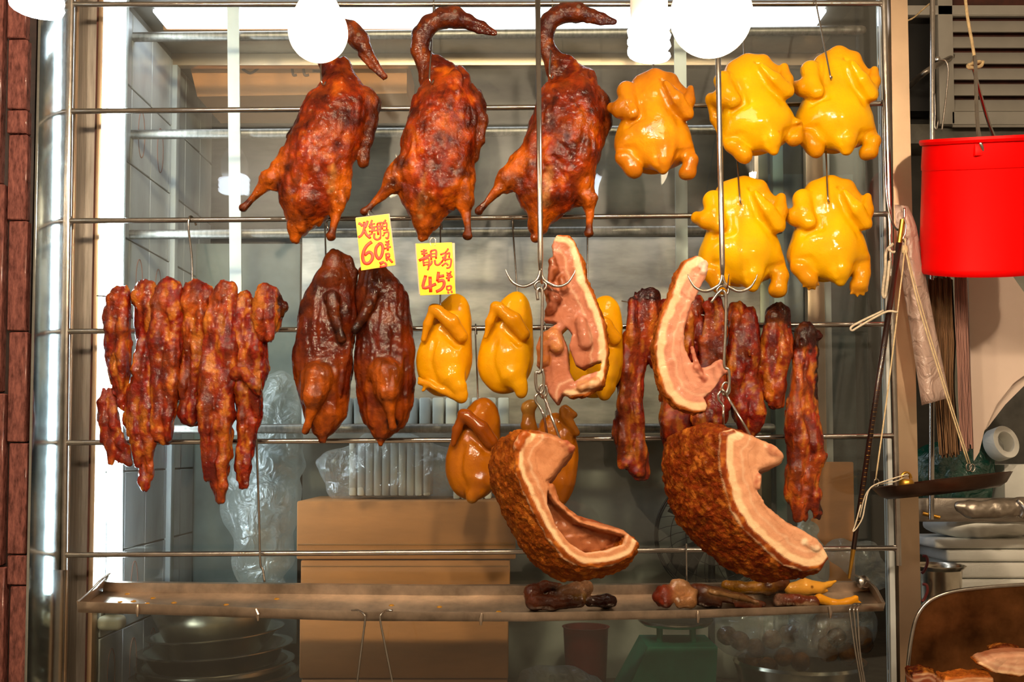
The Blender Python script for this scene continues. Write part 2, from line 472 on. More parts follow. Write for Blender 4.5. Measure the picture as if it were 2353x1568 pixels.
def ell_d(p, c, r, rot=0.0, tilt=0.0):
    q = p - np.array(c, dtype=float)
    if rot:
        a = math.radians(rot); ca, sa = math.cos(a), math.sin(a)
        x = q[:, 0] * ca + q[:, 1] * sa; y = -q[:, 0] * sa + q[:, 1] * ca
        q = np.stack([x, y, q[:, 2]], 1)
    if tilt:
        a = math.radians(tilt); ca, sa = math.cos(a), math.sin(a)
        y = q[:, 1] * ca + q[:, 2] * sa; z = -q[:, 1] * sa + q[:, 2] * ca
        q = np.stack([q[:, 0], y, z], 1)
    r = np.array(r, dtype=float)
    k0 = np.sqrt(((q / r) ** 2).sum(1)); k1 = np.sqrt(((q / (r * r)) ** 2).sum(1)) + 1e-9
    return k0 * (k0 - 1) / k1

def poly_d(u, v, poly):
    """Signed distance to a closed 2-D polygon (negative inside)."""
    d2 = np.full(u.shape, 1e18); ins = np.zeros(u.shape, bool)
    n = len(poly)
    for i in range(n):
        ax, ay = poly[i]; bx, by = poly[(i + 1) % n]
        ex, ey = bx - ax, by - ay
        L = max(1e-9, ex * ex + ey * ey)
        t = np.clip(((u - ax) * ex + (v - ay) * ey) / L, 0, 1)
        d2 = np.minimum(d2, (u - ax - t * ex) ** 2 + (v - ay - t * ey) ** 2)
        c = ((ay > v) != (by > v))
        if abs(by - ay) > 1e-9:
            ins ^= c & (u < ex * (v - ay) / (by - ay) + ax)
    d = np.sqrt(d2)
    return np.where(ins, -d, d)

def nets(F):
    ins = F < 0
    sh = np.array(F.shape) - 1
    cnt = np.zeros(sh, np.int8)
    offs = [(i, j, k) for i in (0, 1) for j in (0, 1) for k in (0, 1)]
    sl = lambda o: tuple(slice(a, a + s) for a, s in zip(o, sh))
    for o in offs: cnt += ins[sl(o)]
    act = (cnt > 0) & (cnt < 8)
    ci = np.argwhere(act)
    idx = np.full(sh, -1, np.int64); idx[act] = np.arange(len(ci))
    val = {o: F[ci[:, 0] + o[0], ci[:, 1] + o[1], ci[:, 2] + o[2]] for o in offs}
    pos = np.zeros((len(ci), 3)); num = np.zeros(len(ci))
    for a in offs:
        for ax in range(3):
            if a[ax] == 0:
                b = list(a); b[ax] = 1; b = tuple(b)
                va, vb = val[a], val[b]
                m = (va < 0) != (vb < 0)
                t = va[m] / (va[m] - vb[m])
                pp = np.tile(np.array(a, float), (m.sum(), 1)); pp[:, ax] = t
                pos[m] += pp; num[m] += 1
    V = ci + pos / num[:, None]
    faces = []
    for ax in range(3):
        o1, o2 = [q for q in range(3) if q != ax]
        s0 = [slice(None)] * 3; s1 = [slice(None)] * 3
        s0[ax] = slice(0, -1); s1[ax] = slice(1, None)
        for q in (o1, o2):
            s0[q] = slice(1, -1); s1[q] = slice(1, -1)
        A, B = ins[tuple(s0)], ins[tuple(s1)]
        e = np.argwhere(A != B)
        if len(e) == 0: continue
        flip = A[e[:, 0], e[:, 1], e[:, 2]]
        base = e.copy(); base[:, o1] += 1; base[:, o2] += 1
        def cell(d1, d2):
            c = base.copy(); c[:, o1] -= d1; c[:, o2] -= d2
            return idx[c[:, 0], c[:, 1], c[:, 2]]
        q = np.stack([cell(1, 1), cell(0, 1), cell(0, 0), cell(1, 0)], 1)
        if ax == 1: flip = ~flip
        q[~flip] = q[~flip][:, ::-1]
        faces.append(q)
    return V, np.concatenate(faces)

class Blob:
    """Blended solid. Coordinates: photograph x and y (down) in pixels, third = depth away from the viewer, same unit."""
    def __init__(self): self.pr = []; self.cre = []; self.noi = []; self.pnt = []; self.cut = []; self.fine = []
    def ell(self, c, r, rot=0, part='body', col='#888888', k=18, tilt=0):
        self.pr.append((lambda p: ell_d(p, c, r, rot, tilt), part, lin(col), k)); 
        m = max(r); self.pr_b.append(((c[0] - m, c[1] - m, c[2] - m), (c[0] + m, c[1] + m, c[2] + m)))
    def chain(self, pts, part='body', col='#888888', k=14, fd=1.0):
        self.pr.append((lambda p: chain_d(p, pts, fd), part, lin(col), k))
        a = np.array(pts); self.pr_b.append(((a[:, :3] - a[:, 3:4]).min(0), (a[:, :3] + a[:, 3:4]).max(0)))
    def func(self, fn, lo, hi, part='body', col='#888888', k=0):
        self.pr.append((fn, part, lin(col), k)); self.pr_b.append((lo, hi))
    @property
    def pr_b(self):
        if not hasattr(self, '_b'): self._b = []
        return self._b
    def sub(self, fn, k=4): self.cut.append((fn, k))
    def subchain(self, pts, k=4): self.cut.append((lambda p: chain_d(p, pts), k))
    def crease(self, pts, w, depth): self.cre.append((pts, w, depth))
    def noise(self, scale, amp, ridge=False, seed=0, stretch=(1, 1, 1)): self.noi.append((scale, amp, ridge, seed, np.array(stretch, float)))
    def paint(self, pts, col, r, soft=10, noise=0.0): self.pnt.append((pts, lin(col), r, soft, noise))
    def paintf(self, fn): self.pnt.append(fn)
    def ev(self, p):
        D = None
        for fn, part, col, k in self.pr:
            d = fn(p)
            D = d if D is None else smin(D, d, k)
        for fn, k in self.cut:
            D = -smin(-D, fn(p), k)
        for pts, wd, dep in self.cre:
            d = np.maximum(chain_d(p, [(*q[:3], 0) for q in pts]), 0)
            D = D + dep * np.exp(-(d / wd) ** 2)
        att = 1.0
        if self.fine:
            fd_ = None
            for pts in self.fine:
                q = chain_d(p, pts); fd_ = q if fd_ is None else np.minimum(fd_, q)
            att = 1 - 0.7 * np.exp(-(np.maximum(fd_, 0) / 10.0) ** 2)
        for sc, amp, ridge, seed, st in self.noi:
            n = vnoise(p * st / sc + seed * 7.31)
            D = D + att * amp * ((0.5 - 2 * np.abs(n)) if ridge else n)
        return D
    def mesh(self, h=3.5):
        lo = np.min([b[0] for b in self.pr_b], 0) - 14; hi = np.max([b[1] for b in self.pr_b], 0) + 14
        R = 4
        n = np.ceil((hi - lo) / (h * R)).astype(int) + 1
        cc = [lo[i] + (np.arange(n[i]) + 0.5) * h * R for i in range(3)]
        G = np.stack(np.meshgrid(*cc, indexing='ij'), -1).reshape(-1, 3)
        Dc = self.ev(G).reshape(n)
        F = np.repeat(np.repeat(np.repeat(Dc, R, 0), R, 1), R, 2)
        mask = np.abs(F) < h * R * 1.6
        I = np.argwhere(mask)
        F[mask] = self.ev(lo + (I + 0.5) * h)
        V, Q = nets(F)
        V = lo + (V + 0.5) * h
        return V, Q
    def colour(self, V):
        ds = np.stack([fn(V) for fn, *_ in self.pr], 1)
        W = np.exp(-np.clip(ds - ds.min(1, keepdims=True), 0, 200) / 5.0)
        C = (W[:, :, None] * np.array([c for _, _, c, _ in self.pr])[None]).sum(1) / W.sum(1)[:, None]
        for q in self.pnt:
            if callable(q): C = q(V, C); continue
            pts, col, r, soft, nz = q
            d = chain_d(V, [(*x[:3], 0) for x in pts]) if len(pts) > 1 else np.sqrt(((V - np.array(pts[0][:3])) ** 2).sum(1))
            if nz: d = d + nz * vnoise(V / 9.0 + 3.3)
            a = np.clip((r - d) / soft + 0.5, 0, 1)[:, None]
            C = C * (1 - a) + np.array(col) * a
        names = [p for _, p, _, _ in self.pr]
        uniq = list(dict.fromkeys(names))
        pid = np.array([uniq.index(x) for x in names])[ds.argmin(1)]
        return C, pid, uniq
    def build(self, root_or_name, anchor, Y, mat, h=3.5, label=None, cat=None, group=None, mats=None, sub=None):
        """Turns the solid into objects. With several parts: an Empty with one mesh per part; with one part: one mesh."""
        cx, cy = anchor
        A = np.array(P(cx, cy, Y)); s = S(cx, cy, Y)
        V, Q = self.mesh(h)
        C, pid, uniq = self.colour(V)
        Wd = np.stack([A[0] + s * (V[:, 0] - cx), A[1] + s * V[:, 2], A[2] - s * (V[:, 1] - cy)], 1)
        # outward check and vertex normals
        a, b, c, d = (Wd[Q[:, i]] for i in range(4))
        fn = np.cross(c - a, d - b)
        cen = Wd.mean(0)
        if ((a + b + c + d) / 4 * fn).sum() - (cen * fn.sum(0)).sum() < 0:
            Q = Q[:, ::-1]; fn = -fn
        N = np.zeros_like(Wd)
        for i in range(4): np.add.at(N, Q[:, i], fn)
        N /= np.linalg.norm(N, axis=1, keepdims=True) + 1e-12
        mats = mats or {}
        if len(uniq) == 1:
            o = mk(root_or_name, Wd, Q, mats.get(uniq[0], mat), None, True, None, C)
            return tag(o, label, cat, group)
        base = Vector((A[0], A[1], Wd[:, 2].min()))
        root = thing(root_or_name, label, cat, base, group)
        fp = np.sort(pid[Q], axis=1)[:, 1]
        made = {}
        order = sorted(range(len(uniq)), key=lambda i: (sub or {}).get(uniq[i], '') != '')
        for i in order:
            u = uniq[i]
            fs = Q[fp == i]
            if len(fs) < 6: continue
            used, inv = np.unique(fs, return_inverse=True)
            par = root
            if sub and sub.get(u) in made: par = made[sub[u]]
            made[u] = mk(u.split('|')[0], Wd[used], inv.reshape(-1, 4), mats.get(u.split('|')[0], mat), par, True, None, C[used], N[used])
        return root
# ------------------------------------------------------------------ the setting
def struct(o, label=None):
    o["kind"] = "structure"
    if label: o["label"] = label
    return o

Y_WALL, Y_FRAME, Y_PANE, Y_REAR = -0.155, 0.085, 0.09, 0.58
XJ = P(75, 1040, Y_WALL).x                     # side jamb plane
XL = P(232, 784, Y_PANE).x                    # tiled side wall inside the cabinet
XR = P(2028, 784, Y_PANE).x                   # right end of the cabinet
Z_BENCH = 0.80
Z_TOP = P(1176, -90, Y_PANE).z
Z_CEIL = P(1176, 122, Y_REAR).z

m = MB(); m.box((-4, -4, -0.05), (4, 4, 0)); struct(m.build('floor', M['floor'], smooth=False), 'grey shop floor, lightened to bounce light')  # unseen floor, its grey lightened to bounce light into the lower cabinet

# granite pier: slabs with open joints on a backing
m = MB(); m.box((XJ - 0.9, Y_WALL + 0.02, 0), (XJ - 0.02, Y_WALL + 0.5, Z_TOP + 0.4))
wl = struct(m.build('wall_left', M['dark_gap'], smooth=False), 'red granite pier beside the shop window')
def granite(px0, px1, py0, py1, proud=0.0):
    a = P(px0, py1, Y_WALL); b = P(px1, py0, Y_WALL)
    g = MB(); g.box((a.x, Y_WALL - proud, a.z), (b.x, Y_WALL + 0.03, b.z), bev=0.0025, seg=1)
    g.build('granite_slab', M['granite'], wl)
for y0, y1 in ((-120, 87), (90, 250), (253, 306), (309, 505), (508, 760), (763, 1016), (1019, 1274), (1277, 1345), (1348, 1700)):
    granite(15, 63, y0, y1, random.uniform(0, 0.002))
for y0, y1 in ((-120, 420), (424, 900), (905, 1300), (1304, 1700)):
    granite(-180, 12, y0, y1, 0.004)

# polished side jamb and the steel window frame beside it
m = MB(); m.box((XJ - 0.006, Y_WALL - 0.004, 0), (XJ, 0.018, Z_TOP + 0.3), bev=0.001)
struct(m.build('trim_1', M['steel_mirror']), 'polished steel side jamb mirroring the tube light')
m = MB(); m.box((XJ - 0.018, 0.020, 0.5), (XJ + 0.0, Y_PANE + 0.03, Z_TOP + 0.3), bev=0.002)
struct(m.build('trim_2', M['steel_brushed']), 'brushed steel side panel between jamb and pane')
m = MB(); m.box((XJ, 0.024, 0.5), (XJ + 0.003, 0.034, Z_TOP + 0.3), bev=0.001)
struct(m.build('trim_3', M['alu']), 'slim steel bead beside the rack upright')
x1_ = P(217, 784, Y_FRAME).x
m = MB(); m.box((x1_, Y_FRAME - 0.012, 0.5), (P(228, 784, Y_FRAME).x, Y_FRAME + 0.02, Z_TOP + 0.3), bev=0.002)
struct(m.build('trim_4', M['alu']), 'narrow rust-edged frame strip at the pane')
m = MB(); m.box((x1_ - 0.004, Y_FRAME - 0.011, 0.5), (x1_, Y_FRAME + 0.02, Z_TOP + 0.3))
struct(m.build('trim_5', M['rust'], smooth=False), 'thin rusty joint beside the pane')
m = MB(); m.box((XJ, Y_FRAME + 0.004, 0.5), (x1_, Y_FRAME + 0.02, Z_TOP + 0.3))
struct(m.build('trim_14', M['steel_brushed'], smooth=False), 'brushed steel return next to the pane')

# window pane
wx0, wx1 = P(226, 784, Y_PANE).x, P(2030, 784, Y_PANE).x
m = MB(); m.box((wx0, Y_PANE, 0.5), (wx1, Y_PANE + 0.006, Z_TOP))
win = struct(m.build('window_1', M['pane'], smooth=False), 'scratched glass pane of the display cabinet')

# right uprights
def upright(pxt, pxb, wpt, wpb, Y, name, mat, label, dep=0.04):
    g = MB()
    t0, t1 = P(pxt, -60, Y), P(pxt + wpt, -60, Y); b0, b1 = P(pxb, 1650, Y), P(pxb + wpb, 1650, Y)
    d = Vector((0, dep, 0))
    g.hexa([b0, b1, b1 + d, b0 + d, t0, t1, t1 + d, t0 + d])
    g.f = [tuple(reversed(f)) for f in g.f]
    return struct(g.build(name, mat, smooth=False), label)
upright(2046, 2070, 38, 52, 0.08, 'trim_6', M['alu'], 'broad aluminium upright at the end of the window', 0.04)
upright(2022, 2050, 12, 12, 0.085, 'trim_7', M['alu_pale'], 'narrow pale upright between pane and aluminium post', 0.03)

# cabinet shell: tiled side wall, bench, ceiling, rear frame and rear panels
m = MB(); m.box((XL - 0.05, Y_PANE + 0.02, Z_BENCH - 0.3), (XL - 0.004, Y_REAR + 0.6, Z_TOP))
wt = struct(m.build('wall_side', M['grout'], smooth=False), 'tiled side wall inside the cabinet')
tile_me = None
th, tw = 0.198, 0.148
for iy in range(6):
    for iz in range(10):
        y0 = Y_PANE + 0.025 + iy * tw; z0 = Z_BENCH - 0.19 + iz * th
        if z0 + th > Z_TOP: continue
        g = MB(); g.box((XL - 0.006, y0 + 0.002, z0 + 0.002), (XL, y0 + tw - 0.002, z0 + th - 0.002), bev=0.0015, seg=1)
        if tile_me is None:
            o = g.build('wall_tile', M['tile'], wt); tile_me = (o, y0, z0)
        else:
            o = tile_me[0].copy(); COL.objects.link(o); o.parent = wt
            o.location = (0, y0 - tile_me[1], z0 - tile_me[2])
# printed oval motif on some tiles is glaze relief: thin proud ovals
for (iy, iz) in ((1, 8), (2, 8), (1, 6), (2, 6), (2, 5), (1, 2), (0, 2), (2, 1), (1, 1), (0, 1)):
    y = Y_PANE + 0.025 + (iy + .5) * tw; z = Z_BENCH - 0.19 + (iz + .5) * th
    g = MB()
    g.tube([Vector((XL + 0.0004, y + 0.024 * math.cos(a), z + 0.062 * math.sin(a))) for a in np.linspace(0, 2 * math.pi, 25)[:-1]], 0.0014, 5, closed=True)
    g.build('tile_motif', M['paper_pink'], wt)

m = MB(); m.box((XL - 0.05, Y_PANE + 0.02, Z_BENCH - 0.04), (XR + 0.9, 1.6, Z_BENCH), bev=0.003)
struct(m.build('floor_bench', M['steel_dull']), 'steel bench inside the cabinet')
m = MB(); m.box((XL - 0.05, Y_PANE + 0.01, Z_CEIL), (XR, Y_REAR + 0.03, Z_CEIL + 0.02))
struct(m.build('ceiling', M['ceil'], smooth=False), 'metal ceiling of the display cabinet')
zc0 = P(1176, 148, Y_REAR).z
def rear_bar(px0, px1, py0, py1, n, mat, label, Y=Y_REAR, dep=0.03):
    a, b = P(px0, py1, Y), P(px1, py0, Y)
    g = MB(); g.box((a.x, Y, a.z), (b.x, Y + dep, b.z), bev=0.002)
    return struct(g.build('trim_%d' % n, mat), label)
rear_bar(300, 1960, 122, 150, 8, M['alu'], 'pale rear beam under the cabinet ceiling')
rear_bar(368, 408, 148, 1480, 9, M['alu_pale'], 'pale rear corner post of the cabinet')
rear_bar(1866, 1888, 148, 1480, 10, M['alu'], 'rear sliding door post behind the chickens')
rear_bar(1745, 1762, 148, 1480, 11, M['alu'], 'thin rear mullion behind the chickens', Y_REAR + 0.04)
rear_bar(1895, 1903, 148, 1480, 12, M['alu_pale'], 'bright edge of the rear sliding door', Y_REAR + 0.02)
rear_bar(1788, 1797, 148, 1480, 17, M['alu_pale'], 'narrow bright strip of the rear sliding door', Y_REAR + 0.05)
# rear panels
def rear_panel(px0, px1, py0, py1, name, mat, label, Y, dep=0.01):
    a, b = P(px0, py1, Y), P(px1, py0, Y)
    g = MB(); g.box((a.x, Y, a.z), (b.x, Y + dep, b.z), bev=0.002)
    return struct(g.build(name, mat), label)
rear_panel(690, 1745, 545, 1010, 'wall_rear_panel', M['steel_panel'], 'scratched grey steel panel at the back of the cabinet', Y_REAR + 0.02)
rear_panel(1755, 1985, 150, 1480, 'window_2', M['pane_plain'], 'rear sliding glass door of the cabinet', Y_REAR + 0.035, 0.004)
rear_panel(408, 690, 560, 1480, 'wall_rear_lower', mat_plain('pale_green_wall', '#8d968e', rough=0.5, var=0.2, vscale=3), 'greenish grey back wall behind the bags', Y_REAR + 0.25)
rear_panel(690, 1750, 1012, 1600, 'wall_rear_side', M['grey_wall'], 'grey back wall behind the boxes', Y_REAR + 0.06)
rear_panel(-500, 2150, -300, 1800, 'wall_back', M['dark_wall'], 'dark room behind the cabinet', 1.45)
rear_panel(1750, 1960, 400, 1480, 'wall_rear_blue', mat_plain('blue_grey_wall', '#66737a', rough=0.6, var=0.3, vscale=4, stretch=(1, 1, 3)), 'blue grey wall seen through the rear door', 0.85)

# right-hand background walls
rear_panel(2060, 2900, -400, 1900, 'wall_right', M['grey_wall'], 'dim wall at the back of the stall', 1.5, 0.05)
rear_panel(2060, 2900, 285, 330, 'trim_13', M['grey_beam'], 'dull grey ledge under the louvre', 1.30, 0.18)

# ------------------------------------------------------------------ steel hanging rack in front of the pane
rows = [((163, 10), (2030, 8)), ((160, 256), (2036, 238)), ((158, 508), (2043, 492)), ((153, 762), (2050, 745)), ((150, 1018), (2057, 1002)), ((147, 1276), (2062, 1260))]
rack = thing('hanging_rack', 'steel rod rack of six rails welded between two uprights before the pane', 'rack', P(147, 1300, 0))
for (l, r) in rows:
    m = MB(); m.tube([P(l[0], l[1], 0), P((l[0] + r[0]) / 2, (l[1] + r[1]) / 2 + 1, 0), P(r[0], r[1], 0)], 0.0062, 12)
    m.build('rail', M['steel'], rack)
for pts in (((166, -60), (160, 256), (153, 762), (147, 1310)), ((2029, -60), (2036, 238), (2050, 745), (2064, 1300))):
    m = MB(); m.tube([P(x, y, 0) for x, y in pts], 0.0075, 12); m.build('upright', M['steel'], rack)
for (l, r) in rows:
    for (x, y), sg in ((l, 1), (r, -1)):
        for dy in (-1, 1):
            m = MB(); m.tube(cr([P(x + sg * 1, y + dy * 16, 0), P(x + sg * 4, y + dy * 5, 0), P(x + sg * 15, y + dy * 1, 0)], 4), 0.0042, 8)
            m.build('weld', M['steel'], rack)

# inner rack behind the pane: thick pipes on flat bars
Y_IN = 0.27
inner = thing('pipe_rack', 'thick steel pipes on two flat bars behind the glass', 'rack', P(535, 1000, Y_IN))
for (y0, y1, x0, x1) in ((86, 70, 250, 1990), (310, 296, 250, 1935), (540, 528, 250, 1800), (986, 984, 400, 1782)):
    a, b = P(x0, y0, Y_IN), P(x1, y1, Y_IN)
    d = (b - a).normalized()
    m = MB(); m.tube([a, a + d * 0.004, b - d * 0.012, b - d * 0.004, b], [0.0118, 0.0122, 0.0122, 0.010, 0.004], 16); m.build('pipe', M['steel_brushed'], inner)
for x, xb_, y0, y1 in ((521, 531, -60, 1000), (1548, 1556, -60, 1000)):
    a, b = P(x, y0, Y_IN - 0.022), P(xb_, y1, Y_IN - 0.022); wv = Vector((0.030 if x < 1000 else 0.031, 0, 0)); dv = Vector((0, 0.005, 0))
    m = MB(); m.hexa([b, b + wv, b + wv + dv, b + dv, a, a + wv, a + wv + dv, a + dv]); m.f = [tuple(reversed(f)) for f in m.f]
    m.build('flat_bar', M['alu_pale'], inner, smooth=False)

# ------------------------------------------------------------------ lamps
def filament_bulb(px, py_c, rpx, Y, label, colour, strength, neck=True, at=None):
    c = P(px, py_c, Y) if at is None else Vector(at); r = rpx * S(px, py_c, Y) if at is None else 0.05
    root = thing('light_bulb', label, 'light bulb', c - Vector((0, 0, r)))
    prof = [(0.0, -r)]
    for a in np.linspace(-80, 22, 14):
        prof.append((r * math.cos(math.radians(a)), r * math.sin(math.radians(a))))
    if neck:
        prof += [(r * 0.80, r * 0.68), (r * 0.62, r * 1.05), (r * 0.46, r * 1.42), (r * 0.38, r * 1.75)]; top = 1.75
    else:
        for a in np.linspace(38, 70, 5): prof.append((r * math.cos(math.radians(a)), r * math.sin(math.radians(a))))
        prof += [(r * 0.32, r * 1.08)]; top = 1.08
    m = MB(); m.lathe(prof, c, 28); m.build('glass_bulb', mat_emit('lit_bulb_' + label.split()[0], colour, strength), root, sharp=0)
    h = r * top
    m = MB(); m.lathe([(r * 0.36, h), (r * 0.40, h + 0.005), (r * 0.40, h + 0.05), (r * 0.25, h + 0.07), (0.008, h + 0.075)], c, 24); m.build('socket', M['black'], root)
    m = MB(); m.tube([c + Vector((0, 0, h + 0.07)), c + Vector((0, 0, 1.3))], 0.004, 8); m.build('cable', M['black'], root)
    return root

def spiral_lamp(px, py_top, py_bot, rpx, Y, label, strength):
    s = S(px, py_bot, Y); r = rpx * s
    zb = P(px, py_bot, Y).z; zt = P(px, py_top, Y).z; c = P(px, py_top, Y)
    root = thing('spiral_lamp', label, 'light bulb', Vector((c.x, c.y, zb)))
    em = mat_emit('lit_spiral_' + label.split()[0], '#e6f0ff', strength)
    pts, turns = [], 3.2
    for t in np.linspace(0, 1, 56):
        a = 2 * math.pi * turns * t
        pts.append(Vector((c.x + (r - 0.008) * math.cos(a), c.y + (r - 0.008) * math.sin(a), zb + 0.008 + (zt - zb) * 0.6 * t)))
    m = MB(); m.tube(pts, 0.0085, 7); m.build('spiral_tube', em, root, sharp=0)
    m = MB(); m.tube([c + Vector((0, 0, (zb - zt) * .98)), c + Vector((0, 0, (zb - zt) * 0.2))], 0.013, 12); m.build('inner_tube', em, root, sharp=0)
    m = MB(); m.lathe([(0.012, (zb - zt) * 0.36), (r * 0.52, (zb - zt) * 0.34), (r * 0.82, (zb - zt) * 0.18), (r * 0.86, 0.0), (r * 0.86, 0.03), (r * 0.6, 0.055), (r * 0.42, 0.07)], c, 32)
    m.build('ballast', M['lamp_white'], root)
    m = MB(); m.lathe([(r * 0.45, 0.065), (r * 0.48, 0.07), (r * 0.48, 0.12), (0.006, 0.13)], c, 24); m.build('socket', M['black'], root)
    m = MB(); m.tube([c + Vector((0, 0, 0.12)), c + Vector((0, 0, 1.3))], 0.004, 8); m.build('cable', M['black'], root)
    return root

Y_LAMP = -0.44
filament_bulb(731, 74, 68, Y_LAMP, 'pear-shaped warm bulb glowing before the leftmost hanging duck', '#ffe2b8', BULB_STRENGTH)
filament_bulb(1634, 36, 94, Y_LAMP, 'big round globe bulb glowing above the yellow chickens', '#ffe4bc', BULB_STRENGTH * 0.8, neck=False)
spiral_lamp(1491, 20, 137, 50, Y_LAMP, 'white spiral energy-saving lamp above the orange chicken', CFL_STRENGTH)
spiral_lamp(86, -66, 30, 60, -0.57, 'bluish spiral lamp at the top of the granite pier', CFL_STRENGTH)
# added fill bulbs, out of view on the customers' side, for even light
for x_, lb in ((-.94, 'warm unseen fill bulb added nearest the granite pier'), (-.348, 'warm unseen fill bulb added before the middle duck'), (.224, 'warm unseen fill bulb added before the pork slices'), (1.07, 'warm unseen fill bulb added beside the bucket')):
    filament_bulb(0, 0, 0, 0, lb, '#ffe4c0', BULB_STRENGTH * 35.0, at=(x_, -2.0, 2.6))

# fluorescent tube standing in the cabinet corner
Yt = 0.118
tb, tt = P(263, 1372, Yt), P(268, -40, Yt)
tube = thing('fluorescent_tube', 'tall white fluorescent tube standing inside the cabinet corner', 'tube light', P(262, 1450, Yt))
m = MB(); m.tube([tb, tt], 0.0175, 20); m.build('glass_tube', mat_emit('lit_tube', '#e4f4ff', TUBE_STRENGTH), tube, sharp=0)
m = MB(); m.tube([P(262, 1394, Yt), tb + (tb - tt).normalized() * -0.004], 0.0178, 20); m.build('end_cap', M['steel'], tube)
a = P(262, 1415, Yt)
m = MB(); m.box((a.x - 0.035, Yt - 0.022, a.z - 0.034), (a.x + 0.024, Yt + 0.024, a.z), bev=0.012, seg=4); m.build('lamp_holder', M['ceramic'], tube)
a = P(240, 1400, Yt)
m = MB(); m.box((a.x - 0.012, Yt + 0.0, a.z - 0.006), (a.x + 0.012, Yt + 0.024, a.z + 0.03), bev=0.003); m.build('bracket', M['ceramic'], tube)
a, b = P(252, 1440, Yt), P(256, -40, Yt)
m = MB(); m.box((XL + 0.002, Yt + 0.02, a.z), (XL + 0.03, Yt + 0.04, b.z), bev=0.003); m.build('batten', M['alu_pale'], tube)

# ceiling diffuser lamp inside the cabinet
Yd0, Yd1 = 0.27, 0.38
x0, x1 = P(350, 50, Yd0).x, P(1900, 50, Yd0).x
cl = thing('ceiling_light', 'long white diffuser light under the cabinet ceiling', 'ceiling light', ((x0 + x1) / 2, 0.2, Z_CEIL - 0.02))
m = MB(); m.box((x0, Yd0, Z_CEIL - 0.012), (x1, Yd1, Z_CEIL - 0.003), bev=0.003); m.build('diffuser', mat_emit('lit_diffuser', '#eaf2ff', CEIL_STRENGTH), cl)
m = MB(); m.box((x0 - 0.01, Yd1, Z_CEIL - 0.014), (x1 + 0.01, Yd1 + 0.012, Z_CEIL), bev=0.002); m.build('frame_strip', M['card_dark'], cl)

# ------------------------------------------------------------------ drip tray
Yf, Yb = -0.175, -0.03
tray = thing('drip_tray', 'long shallow steel drip tray below the hanging meat', 'tray', P(1100, 1430, -0.1))
def sag(x):  # front edge heights along the tray (pixels)
    return float(np.interp(x, [178, 420, 800, 1210, 1600, 2030], [1384, 1392, 1406, 1409, 1403, 1388]))
def bk(x): return float(np.interp(x, [178, 600, 1000, 1400, 2030], [1337, 1341, 1345, 1343, 1336]))
ts = np.linspace(0, 1, 40)
def line(xf0, xf1, fy, Y, jit=0):
    return [P(xf0 + (xf1 - xf0) * t, fy(178 + (2030 - 178) * t), Y) for t in ts]
fl_z = [P(1100, bk(178 + 1852 * t) + 24, Yb).z for t in ts]
rows_ = []
f_bot = line(180, 2030, lambda x: sag(x) + 24 - 0.004 * (x - 178), Yf)
f_top = line(178, 2032, sag, Yf)
f_in = [Vector((p.x, Yf + 0.004, p.z - 0.002)) for p in f_top]
f_fl = [Vector((p.x, Yf + 0.010, min(p.z - 0.014, z - 0.004))) for p, z in zip(f_top, fl_z)]
b_fl = [P(232 + (2000 - 232) * t, bk(178 + 1852 * t) + 25, Yb - 0.012) for t in ts]
b_mid = [P(236 + (1998 - 236) * t, bk(178 + 1852 * t) + 22, Yb - 0.012) for t in ts]
b_top = [P(240 + (2000 - 240) * t, bk(178 + 1852 * t) + 3, Yb - 0.013) for t in ts]
b_fla = [P(240 + (2000 - 240) * t, bk(178 + 1852 * t), Yb) for t in ts]
m = MB(); m.grid([f_bot, f_top, f_in, f_fl, [a.lerp(b, .5) for a, b in zip(f_fl, b_fl)], b_fl, b_mid, b_top, b_fla], thick=None)
m.f = [tuple(reversed(f)) for f in m.f]
o = m.build('pan', M['steel_tray'], tray, sharp=30)
md = o.modifiers.new('thick', 'SOLIDIFY'); md.thickness = 0.0012; md.offset = -1
# end walls
m = MB(); m.grid([[f_bot[0], f_bot[0].lerp(b_fl[0], .5), b_fl[0]], [f_top[0] + Vector((-.002, 0, .002)), P(222, 1352, -0.1), P(252, 1318, Yb)]], thick=(0.0015, 0, 0)); m.build('end_wall', M['steel_tray'], tray)
m = MB(); m.tube(cr([P(179, 1384, Yf), P(204, 1362, -0.13), P(230, 1336, -0.07), P(252, 1318, Yb)], 4), 0.0035, 8, flat=0.5, flat_axis=(0, 0, 1)); m.build('rolled_edge', M['steel_tray'], tray)
m = MB(); m.grid([[f_bot[-1], f_bot[-1].lerp(b_fl[-1], .5), b_fl[-1]], [f_top[-1] + Vector((.002, 0, .002)), P(2016, 1352, -0.1), P(1984, 1322, Yb)]], thick=(-0.0015, 0, 0)); m.build('end_wall', M['steel_tray'], tray)
m = MB(); m.tube(cr([P(1960, 1320, Yb), P(1985, 1332, -0.06), P(2010, 1350, -0.1), P(2030, 1386, Yf)], 4), 0.0035, 8, flat=0.5, flat_axis=(0, 0, 1)); m.build('rolled_edge', M['steel_tray'], tray)
m = MB(); m.lathe([(0.0, 0), (0.016, 0.003), (0.014, 0.012), (0.006, 0.016), (0.0, 0.016)], P(1980, 1340, -0.05), 16, axis=(0.3, -1, 0.3)); m.build('stopper', M['steel'], tray)
for x, tilt in ((316, 0), (588, 5), (1108, -3), (1604, 0), (1905, 3)):
    y = sag(x)
    m = MB(); m.tube([P(x, y + 2, Yf - 0.001), P(x + tilt, y + 14, Yf - 0.003), P(x + tilt, y + 29, Yf - 0.001)], [0.003, 0.0045, 0.002], 8); m.build('fold', M['steel_tray'], tray)
